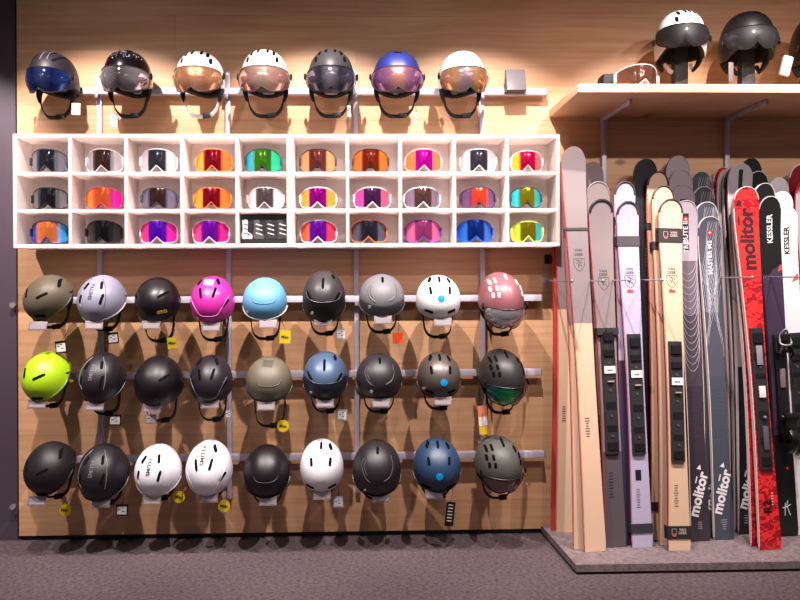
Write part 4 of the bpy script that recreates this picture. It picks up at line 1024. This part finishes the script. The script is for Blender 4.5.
def edge_stripe(root, s, col=(232, 212, 210), w=.0022):
    pts = [(.01 + .93 * i / 30, 0) for i in range(31)]
    m = MB(); m.sweep([s.P(t, -s.width(t) / 2 + .0024, .0003) for t, _ in pts], w, .0006, up=(0, -1, 0), n=4)
    return m.build('edge_stripe', mat('print_edge_stripe', col, .4), root, smooth=False)
zp = PH + .001
SPECS = []
OV = {0: (-0.110, -0.128), 1: (-0.336, -0.164), 2: (-0.368, -0.200), 3: (-0.249, -0.128), 4: (-0.272, -0.164), 5: (-0.317, -0.200), 6: (-0.294, -0.160), 7: (-0.328, -0.196), 8: (-0.199, -0.108), 9: (-0.130, -0.097), 10: (-0.236, -0.132), 11: (-0.302, -0.168), 12: (-0.371, -0.204), 13: (-0.134, -0.035), 14: (-0.156, -0.060), 15: (-0.177, -0.085), 16: (-0.257, -0.153), 17: (-0.113, -0.018), 18: (-0.134, -0.043), 19: (-0.218, -0.111), 20: (-0.242, -0.137), 21: (-0.072, -0.028), 22: (-0.100, -0.052), 23: (-0.144, -0.075), 24: (-0.171, -0.122), 25: (-0.331, -0.176), 26: (-0.375, -0.212), 27: (-0.101, -0.053), 28: (-0.122, -0.101), 29: (-0.165, -0.149), 30: (-0.208, -0.192), 31: (-0.101, -0.081), 32: (-0.144, -0.129), 33: (-0.187, -0.171), 34: (-0.078, -0.060), 35: (-0.122, -0.125), 36: (-0.085, -0.090)}
def ski(tail_px, tip_px, tipY, w, zones, label, group, side=(160, 70, 66), base=(40, 34, 38), tailY=None, face=1, camber=.006, curl=.025, tipl=.042, name='alpine_ski', yaw=4):
    k = len(SPECS)
    tipl = min(tipl, .044)
    if k in OV: tailY, tipY = OV[k]
    if tailY is None: tl = atz(tail_px[0], tail_px[1], zp)
    else:
        tl = at(tail_px[0], 540, tailY); tl.z = zp
    tp = at(tip_px[0], tip_px[1], tipY)
    SPECS.append((tuple(tl), tuple(tp), w, tail_px, tip_px, label))
    s = Ski(tl, tp, w[0], w[1], w[2], camber=camber, curl=curl, face=face, tipl=tipl, yaw=yaw)
    root = thing(name, label, 'ski', tl, group)
    zn = [(a, b, (c if not isinstance(c, tuple) else mat('top_sheet', c, .42, coat=.25))) for a, b, c in zones]
    s.build(root, zn, mat('ski_sidewall', side, .4), mat('ski_base', base, .35))
    if 13 <= k <= 33 and k not in (30,): edge_stripe(root, s)
    elif k < 13: edge_stripe(root, s, (178, 60, 58), .0014)
    return root, s

RED = (190, 58, 56); PINKW = (225, 190, 185)
taupe = (142, 127, 129); beige = (224, 188, 160); lav = (184, 174, 202); dgrey = (88, 79, 86)
gA = 'skis standing at the left end of the platform'
def z1(c): return [(0, 1, c)]
W1 = (.098, .082, .112)

# --- column A: grey tips, beige tails
r, s = ski((564.5, 532), (566, 160), -.035, (.088, .08, .104), [(0, .6, beige), (.6, 1, taupe)], 'beige-tailed ski with red sides at the far left, standing nearest the wall', gA, side=RED, camber=.006)
small_print(r, s, .34, (120, 95, 88), 7, rnd=4); 
r, s = ski((584, 549), (571, 152), -.105, W1, [(0, .55, beige), (.55, 1, taupe)], 'beige ski paired behind the grey-and-beige ski, only edge and tail corner showing', gA, side=RED, base=beige, tailY=None)
r, s = ski((595, 551.5), (571.5, 148), -.125, W1, [(0, .553, beige), (.553, 1, taupe)], 'grey and beige ski with deer shield, front left of the platform', gA, side=RED)
deer_logo(r, s, .70); small_print(r, s, .32, (120, 95, 88), 8, u=-.006, rnd=2)
band(r, s, .79, .012, (70, 62, 66), 'ski_strap', over=.002)
# --- column B
r, s = ski((604, 0), (591, 163), -.035, (.09, .078, .104), [(0, .35, dgrey), (.35, 1, taupe)], 'grey ski furthest back of the three grey tips', gA, side=RED, tailY=-.24)
r, s = ski((608, 0), (596, 183), -.085, W1, [(0, .35, dgrey), (.35, 1, taupe)], 'grey ski in the middle of the three grey tips', gA, side=PINKW, tailY=-.30, face=1)
tip_guard(r, s, (150, 130, 130), .003)
r, s = ski((615.5, 547), (599, 201), -.115, W1, [(0, .27, dgrey), (.27, 1, taupe)], 'front grey ski with deer shield, dark tip guard and black binding plate', gA, side=RED)
tip_guard(r, s, (45, 40, 42), .0065); deer_logo(r, s, .755); binding_plate(r, s, .265, .625, .06, label=True)
small_print(r, s, .21, (45, 40, 44), 9, rnd=5, gap=.013); band(r, s, .615, .03, (40, 36, 40), 'ski_strap', th=.018, over=.006)
# --- column C
r, s = ski((629, 0), (623, 183), -.07, (.09, .08, .1), [(0, .5, (60, 54, 84)), (.5, 1, lav)], 'lavender ski whose tip shows behind the front lavender ski', gA, side=RED, tailY=-.24, base=(34, 30, 48))
tip_guard(r, s, (70, 62, 66), .005)
r, s = ski((642, 547.5), (625.5, 203), -.115, (.096, .08, .104), [(0, 1, lav)], 'front lavender ski with deer shield, black binding plate and bottom strap', gA, side=(140, 40, 55))
tip_guard(r, s, (60, 54, 58), .0055); deer_logo(r, s, .765, red=True); binding_plate(r, s, .265, .61, .06)
band(r, s, .885, .045, (74, 66, 72), 'ski_strap', over=.002)
band(r, s, .055, .04, (50, 44, 52), 'ski_strap', over=.003); small_print(r, s, .165, (120, 105, 130), 8, rnd=7); patch(r, s, .205, -.006, .026, .046, (22, 20, 28), 'barcode_sticker')
# --- column D
r, s = ski((652, 0), (643.5, 160), -.05, (.1, .085, .112), z1((24, 23, 30)), 'black ski with small gold letters, its tip tall behind the beige skis', gA, side=(60, 30, 34), tailY=-.22)
line(r, s, [[(.76 - k * .009, -.006 + .002 * (k % 2)), (.76 - k * .009, .006 - .003 * (k % 3))] for k in range(6)], .0014, (190, 150, 90), 'gold_print'); line(r, s, [[(t, 0.0) for t in (.18, .3, .5)]], .001, (70, 70, 90), 'centre_line'); tip_guard(r, s, (60, 56, 62), .0028, balls=True)
r, s = ski((628, 0), (634, 200), -.04, (.09, .08, .1), z1((26, 24, 32)), 'dark ski in the shadow between the grey and lavender skis', gA, side=(30, 26, 34), tailY=-.12)
# --- column E
gE = 'beige skis'
r, s = ski((660, 540), (656, 173), -.045, (.088, .078, .102), z1(beige), 'beige ski furthest back of the three beige tips', gE, side=RED)
tip_guard(r, s, (62, 54, 58), .0035, balls=True); band(r, s, .85, .03, (50, 44, 48), 'ski_strap'); band(r, s, .09, .04, (40, 36, 40), 'ski_strap')
r, s = ski((669, 545), (661, 187), -.085, (.09, .078, .104), z1(beige), 'beige ski in the middle of the three beige tips', gE, side=RED)
tip_guard(r, s, (62, 54, 58), .0035, balls=True); band(r, s, .83, .035, (50, 44, 48), 'ski_strap')
r, s = ski((679, 550.5), (668.5, 200.5), -.125, (.104, .08, .112), z1(beige), 'front beige ski with deer shield, black straps and binding plate', gE, side=RED)
tip_guard(r, s, (62, 54, 58), .0038, balls=True); deer_logo(r, s, .76, red=True); binding_plate(r, s, .245, .585, .06)
b = band(r, s, .895, .065, (44, 36, 38), 'ski_strap', over=.002, th=.003)
for tt, bb in ((.895, .0035), (.05, .0035)):
    for sg, l in ((.012, 'VAN'), (-.002, 'DEER')):
        vs, fs = text2d(l, .02); m = MB(); decal(m, [(q.y * .011 + sg, -(q.x * .011) - .014) for q in vs], fs, lambda x, y, h: on(s, tt)(x, y, h + bb)); m.build('strap_print', mat('print_strap', (190, 170, 168), .5), r, smooth=False)
    m = MB(); m.sweep([s.P(tt + b_ / s.L, a, bb + .001) for a, b_ in ((-.034, .016), (-.014, .016), (-.014, -.004), (-.024, -.016), (-.034, -.004), (-.034, .016))], .0014, .0006, up=(0, -1, 0), n=4); m.build('strap_shield', mat('print_strap', (190, 170, 168), .5), r, smooth=False)
    vs, fs = grid2d(-.016, -.004, .016, .032, 1, 1); m = MB(); decal(m, vs, fs, lambda x, y, h: on(s, tt)(x, y, h + bb)); m.build('strap_red_mark', mat('print_red', (215, 40, 50), .5), r, smooth=False)
band(r, s, .05, .055, (34, 28, 32), 'ski_strap', over=.003, th=.003); small_print(r, s, .18, (130, 105, 95), 9, rnd=9, u=-.01)
# --- column F
gF = 'purple-grey skis with ring pattern'; dpur = (58, 48, 58)
def f_zones(): return [(0, .45, dpur), (.45, .66, (72, 62, 72)), (.66, .82, (104, 92, 104)), (.82, 1, (168, 154, 166))]
nm = ['furthest back', 'third from the front', 'second from the front', 'foremost']
Fd = [((692, 0), (675.5, 157), -.03, -.255), ((694, 0), (678.5, 171), -.06, -.285), ((697, 0), (680.5, 186), -.09, -.315), ((700, 541), (683, 201.5), -.12, None)]
for i, (tl, tp, ty, tY) in enumerate(Fd):
    r, s = ski(tl, tp, ty, (.094, .078, .118), f_zones(), f'purple-grey ski with dark stripe, {nm[i]} of the four in its stack', gF, side=(150, 132, 138) if i else (60, 50, 56), tailY=tY, face=1, tipl=.075)
    tip_guard(r, s, (175, 160, 168), .0022)
    patch(r, s, .92, 0, .03, .13, (42, 34, 42), 'dark_stripe', n=8)
    if i == 3:
        patch(r, s, .86, 0, .03, .03, (42, 34, 42), 'dark_stripe', n=4)
        word(r, s, 'TRIBUTE II', .892, .023, (228, 220, 226), 'model_word', bold=.02)
        patch(r, s, .945, 0, .022, .022, (225, 25, 40), 'red_square', depth=.0016); upright_word(r, s, '+', .945, .016, (250, 245, 245), 'white_cross', bold=.05, depth=.0026)
        # red square sits on the stripe: small cross lifted above it
        pts = []
        for k in range(15):
            t0 = .855 - k * .0205; wv = s.width(t0) / 2 * .93
            pts.append([(t0 - .075 * (1 - (q / 8) ** 2) ** .5 * (1 if abs(q) < 8 else 0), q / 8 * wv) for q in range(-8, 9)])
        line(r, s, pts, .0009, (205, 190, 198), 'ring_pattern')
        line(r, s, [[(.46 - k * .012 - .0015 * (j % 2), -.026 + j * .0065) for j in range(9)] for k in range(14)], .0006, (84, 72, 82), 'fine_ripples')
        molitor(r, s, .135, .047, (236, 230, 234), ang=-.28)
        small_print(r, s, .055, (140, 130, 138), 4, u=.0, wid=.03, gap=.009, rnd=3)
# --- column G
gG = 'slate skis with white net pattern'; slate = (70, 76, 86)
Gd = [((712, 0), (698.5, 172.5), -.03, -.25), ((715, 0), (701, 187.5), -.06, -.285), ((714.5, 538), (704, 203), -.09, None), ((723.5, 539.5), (707, 217.5), -.12, None)]
for i, (tl, tp, ty, tY) in enumerate(Gd):
    r, s = ski(tl, tp, ty, (.098, .08, .114), [(0, .5, slate), (.5, 1, (78, 78, 90))], f'slate ski with white net lines, {nm[i]} of the four in its stack', gG, side=(225, 205, 202), tailY=tY, tipl=.075, base=(35, 32, 36))
    tip_guard(r, s, (205, 195, 202), .0022)
    rr = random.Random(11 + i); pts = []
    for k in range(15):
        u0 = -.05 + k * .0072; pts.append([(t, max(-s.width(t) / 2 * .94, min(s.width(t) / 2 * .94, u0 + (t - .8) * .25 + .006 * sin(t * 30 + k)))) for t in [.985 - j * .022 for j in range(9 if i < 3 else 14)]])
    line(r, s, pts, .0007, (200, 197, 206), 'net_lines')
    if i == 3:
        pts = []
        for k in range(10):
            a, b_ = -.05 + k * .011, .05 - k * .006
            tt0, tt1 = .86 - k * .006, .56 + k * .02
            row = []
            for j in range(12):
                q = j / 11; t = tt0 + (tt1 - tt0) * q; lim = s.width(t) / 2 * .94
                row.append((t, max(-lim, min(lim, a + (b_ - a) * q + .006 * sin(q * 9 + k)))))
            pts.append(row)
            pts.append([(t, -u) for t, u in row])
        line(r, s, pts, .0006, (195, 192, 202), 'net_lines')
        patch(r, s, .95, 0, .024, .024, (225, 25, 40), 'red_square', depth=.0016); upright_word(r, s, '+', .95, .016, (250, 245, 245), 'white_cross', bold=.05, depth=.0026)
        word(r, s, 'MASTER M2', .872, .022, (232, 228, 234), 'model_word', bold=.02)
        line(r, s, [[(.46 - k * .012 - .0015 * (j % 2), -.026 + j * .0065) for j in range(9)] for k in range(14)], .0006, (98, 102, 112), 'fine_ripples')
    if i >= 2:
        molitor(r, s, .145, .047, (236, 230, 234), ang=-.28)
        small_print(r, s, .06, (150, 150, 158), 5, u=.004, wid=.03, gap=.01, rnd=6)

# red patterned top sheet
def red_mat():
    m = bpy.data.materials.new('red_splinter_print'); m.use_nodes = True; nt = m.node_tree; L = nt.links.new; b = nt.nodes['Principled BSDF']
    b.inputs['Roughness'].default_value = .4; b.inputs['Coat Weight'].default_value = .3
    tc = nt.nodes.new('ShaderNodeTexCoord'); sp = nt.nodes.new('ShaderNodeSeparateXYZ'); L(tc.outputs['Object'], sp.inputs[0])
    ng = nt.nodes.new('ShaderNodeTexNoise'); ng.inputs['Scale'].default_value = 34; ng.inputs['Detail'].default_value = 1.5; ng.inputs['Distortion'].default_value = 1.4
    mp = nt.nodes.new('ShaderNodeMapping'); mp.inputs['Scale'].default_value = (.75, .1, 1.35); mp.inputs['Rotation'].default_value = (0, .5, 0); L(tc.outputs['Object'], mp.inputs[0]); L(mp.outputs[0], ng.inputs['Vector'])
    cr = nt.nodes.new('ShaderNodeValToRGB'); cr.color_ramp.interpolation = 'LINEAR'; cr.color_ramp.elements[0].position = .47; cr.color_ramp.elements[1].position = .51
    L(ng.outputs['Fac'], cr.inputs['Fac'])
    # plain field around the word
    a = nt.nodes.new('ShaderNodeMapRange'); a.inputs[1].default_value = 1.17; a.inputs[2].default_value = 1.21; L(sp.outputs['Z'], a.inputs[0])
    c = nt.nodes.new('ShaderNodeMapRange'); c.inputs[1].default_value = 1.44; c.inputs[2].default_value = 1.40; L(sp.outputs['Z'], c.inputs[0])
    mu = nt.nodes.new('ShaderNodeMath'); mu.operation = 'MULTIPLY'; L(a.outputs[0], mu.inputs[0]); L(c.outputs[0], mu.inputs[1])
    mx0 = nt.nodes.new('ShaderNodeMath'); mx0.operation = 'MAXIMUM'; L(cr.outputs[0], mx0.inputs[0]); L(mu.outputs[0], mx0.inputs[1])
    mx = nt.nodes.new('ShaderNodeMix'); mx.data_type = 'RGBA'; mx.inputs[6].default_value = lin((160, 14, 30)); mx.inputs[7].default_value = lin((232, 48, 48)); L(mx0.outputs[0], mx.inputs[0])
    L(mx.outputs[2], b.inputs['Base Color']); return m
redm = red_mat()
# --- column H
gH = 'red and grey skis in the middle stack'; pw = (232, 212, 208)
r, s = ski((731, 0), (719.5, 168), -.03, (.084, .070, .09), z1(redm), 'red ski with pale sides, furthest back and left of the red ski stack', gH, side=pw, tailY=-.24, tipl=.08)
tip_guard(r, s, (205, 190, 195), .002)
r, s = ski((739, 0), (724, 170), -.055, (.086, .070, .09), [(0, 1, (190, 175, 180))], 'ski seen edge-on with pale sides, behind the grey ski with the swiss cross', gH, side=pw, tailY=-.27, tipl=.08)
r, s = ski((743.5, 0), (732, 168), -.085, (.094, .078, .108), [(0, 1, (90, 84, 92))], 'ski seen edge-on, directly behind the grey ski with the swiss cross', gH, side=pw, tailY=-.30, tipl=.08)
r, s = ski((748, 534), (738, 164.5), -.112, (.1, .08, .118), [(0, .45, (26, 26, 34)), (.45, 1, (178, 170, 180))], 'grey ski with black stripe and red cross square behind the red ski', gH, side=pw, tipl=.08)
tip_guard(r, s, (205, 190, 195), .0026); patch(r, s, .955, 0, .02, .10, (24, 22, 34), 'dark_stripe', n=8); patch(r, s, .902, 0, .022, .022, (225, 25, 40), 'red_square'); upright_word(r, s, '+', .902, .016, (250, 245, 245), 'white_cross', bold=.05, depth=.0026)
molitor(r, s, .125, .047, (236, 230, 234), ang=-.28); small_print(r, s, .05, (150, 150, 158), 4, rnd=8)
r, s = ski((761, 546), (740.5, 192), -.128, (.1, .076, .108), z1(redm), 'red ski paired behind the front red ski, showing its pale side', gH, side=pw, base=(200, 60, 55))
r, s = ski((770, 549.5), (743, 188), -.15, (.106, .078, .122), z1(redm), 'front red ski with black brand word and splinter pattern', gH, side=pw, tipl=.08)
tip_guard(r, s, (225, 190, 190), .0024)
molitor(r, s, .852, .066, (58, 18, 26)); word(r, s, 'R2', .115, .036, (38, 14, 20), 'model_word', bold=.045); small_print(r, s, .15, (235, 190, 190), 5, u=.022, wid=.012, gap=.012, rnd=12)
b_ = binding_plate(r, s, .215, .60, .06, label=False, toggle=False)
m = MB(); M = Matrix((s.Wd, s.N, s.T)).transposed()
m.box(s.P(.525, -.002, .019), (.028, .006, .085), rot=M, bev=.002); m.build('scale_window', mat('scale_grey', (150, 140, 146), .4), b_)
m = MB(); m.box(s.P(.425, -.002, .02), (.03, .006, .05), rot=M, bev=.002); m.build('white_sticker', white_paper, b_)
m = MB(); m.box(s.P(.30, .002, .017), (.024, .006, .10), rot=M, bev=.002); m.ball(s.P(.355, .002, .019), .009, n=10); m.build('adjuster', mat('adjuster_grey', (112, 106, 116), .35, .4), b_)
# --- column I
gI = 'black skis with white lettering'
Id = [((779, 0), (747.5, 159.5), -.03, -.22), ((781, 0), (754.5, 172), -.06, -.25), ((783, 0), (761, 184), -.09, -.28), ((788, 536), (766.5, 197), -.12, None)]
for i, (tl, tp, ty, tY) in enumerate(Id):
    r, s = ski(tl, tp, ty, (.1, .082, .11), [(0, .3, (16, 15, 18)), (.3, .77, (66, 50, 74)), (.77, 1, (24, 21, 24))] if i == 3 else z1((24, 21, 24)), f'black ski, {nm[i]} of the four right of the red ski', gI, side=(205, 190, 192) if i < 3 else (70, 62, 70), tailY=tY, tipl=.08)
    tip_guard(r, s, (205, 192, 196) if i else (40, 36, 40), .0022)
    if i == 3:
        word(r, s, 'KESSLER', .905, .027, (240, 236, 238), 'brand_word', bold=.02, squash=.95)
        W_ = s.width(.77) / 2 * .97
        shape(r, s, .77, [(-W_, -.045), (W_ * .98, -.0), (W_, .05), (.0, .02)], (66, 50, 74), 'violet_wedge')
        shape(r, s, .785, [(W_ - .022, -.01), (W_ - .001, -.004), (W_ - .001, .022), (W_ - .012, .014)], (235, 80, 50), 'orange_mark', depth=.0014)
        full_binding(r, s, .565, .33)
        line(r, s, [[(.10, -.008), (.062, -.012)], [(.085, -.022), (.088, .0), (.094, .018)], [(.088, .0), (.062, .014)], [(.088, -.002), (.106, .004)]], .0022, (235, 230, 235), 'white_mark'); m = MB(); m.ball(s.P(.20, .01, .001), (.006, .002, .006), n=10); m.build('red_dot', mat('red_dot', (230, 60, 70), .4), r)
# --- column J
gJ = 'white skis with black lettering'
Jd = [((800, 0), (775, 178), -.04, -.22), ((802, 0), (779, 192), -.07, -.25), ((804, 536), (783.5, 207), -.10, None)]
for i, (tl, tp, ty, tY) in enumerate(Jd):
    r, s = ski(tl, tp, ty, (.1, .082, .108), z1((240, 234, 238)), f"white ski, {['furthest back', 'middle', 'foremost'][i]} of the three beside the black stack", gJ, side=(225, 205, 208), tailY=tY, tipl=.08)
    if i == 2:
        word(r, s, 'KESSLER', .897, .026, (30, 26, 30), 'brand_word', bold=.02, squash=.95); shape(r, s, .775, [(.01, -.01), (.045, .004), (.045, .03), (.028, .02)], (235, 90, 60), 'orange_mark')
        binding_plate(r, s, .25, .615, .06, label=False, toggle=False)
# --- column K (cut by the frame)
for i, (tl, tp, ty, tY, c, lb) in enumerate([((820, 0), (797.5, 165), -.05, -.22, (140, 18, 30), 'dark red ski at the right edge of the picture'), ((822, 0), (805, 180), -.085, -.27, (165, 155, 162), 'grey ski with red sides cut off by the right edge')]):
    r, s = ski(tl, tp, ty, (.1, .082, .12), z1(c), lb, 'skis at the right edge', side=(210, 60, 62) if i else (235, 200, 200), tailY=tY, tipl=.09); tip_guard(r, s, (235, 215, 215) if not i else (200, 30, 40), .0035)

r, s = ski((560, 0), (562.5, 172), -.075, (.09, .08, .098), z1((196, 66, 60)), 'red-faced ski peeking out at the far left of the platform', gA, side=RED, tailY=-.085)
# ------------------------------------------------------------------ lighting
track = thing('ceiling_track', 'black lighting track on the ceiling in front of the display wall', 'lighting track', (-.2, -1.2, CEIL - .001))
LY = -1.2
MB().box((-.2, LY, CEIL - .02), (6.2, .035, .038)).build('track_rail', black, track, smooth=False)
def spot(px, power, tz=1.05, ty=0., size=68, blend=.4, dx=0., Z=None, LY=LY):
    x = at(px, 100, 0).x; z = Z or CEIL - .22
    root = thing('track_spotlight', 'black track spotlight over the display wall, one of a set with added fill spots', 'spotlight', (x, LY, CEIL - .04), 'track spotlights')
    d = (V((x + dx, ty, tz)) - V((x, LY, z))).normalized()
    MB().sweep([V((x, LY, CEIL - .04)), V((x, LY, z + .03))], .008, n=8).build('stem', black, root)
    m = MB(); pts = [V((x, LY, z)) - d * .13, V((x, LY, z)) - d * .01]; m.sweep(pts, .04, n=20, up=(1, 0, 0)); m.build('lamp_head', black, root)
    l = bpy.data.lights.new('spot', 'SPOT'); l.energy = power; l.color = (1, .90, .85); l.spot_size = R(size); l.spot_blend = blend; l.shadow_soft_size = .016
    o = bpy.data.objects.new('spot', l); COL.objects.link(o); o.location = V((x, LY, z)) + d * .004; o.rotation_euler = d.to_track_quat('-Z', 'Y').to_euler()
for px, pw_ in [(-100, 200), (110, 215), (320, 215), (470, 205), (660, 165), (810, 135)]: spot(px, pw_)
track2 = thing('ceiling_track', 'second black lighting track further out from the display wall', 'lighting track', (.4, -2.5, CEIL - .001))
MB().box((.4, -2.5, CEIL - .02), (5.0, .035, .038)).build('track_rail', black, track2, smooth=False)
for px, pw_ in [(120, 34), (400, 34), (640, 50), (770, 72)]: spot(px, pw_, tz=1.25, size=62, blend=.7, LY=-2.5)  # left pair is added fill for the goggle boxes, right pair lights the skis
# general shop lighting further out in the room
lm = bpy.data.materials.new('lamp_diffuser'); lm.use_nodes = True; e = lm.node_tree.nodes['Principled BSDF']; e.inputs['Emission Color'].default_value = (1, .93, .88, 1); e.inputs['Emission Strength'].default_value = 13
for i, (x, y) in enumerate([(sx, sy) for sy in (-3.5, -4.7, -5.9, -7.1) for sx in (-1.5, 1.5)]):
    root = thing('ceiling_light', 'long linear ceiling lamp over the shop floor', 'ceiling lamp', (x, y, CEIL - .03), 'linear ceiling lamps')
    MB().box((x, y, CEIL - .02), (1.7, .12, .038)).build('housing', black, root, smooth=False)
    MB().box((x, y, CEIL - .042), (1.64, .02, .006)).build('diffuser', lm, root, smooth=False)
w = bpy.data.worlds.new('world'); SC.world = w; w.use_nodes = True
w.node_tree.nodes['Background'].inputs['Color'].default_value = (.95, .86, .86, 1); w.node_tree.nodes['Background'].inputs['Strength'].default_value = .15

SC.view_settings.view_transform = 'Standard'; SC.view_settings.look = 'None'; SC.view_settings.gamma = 1; SC.view_settings.exposure = 0.12
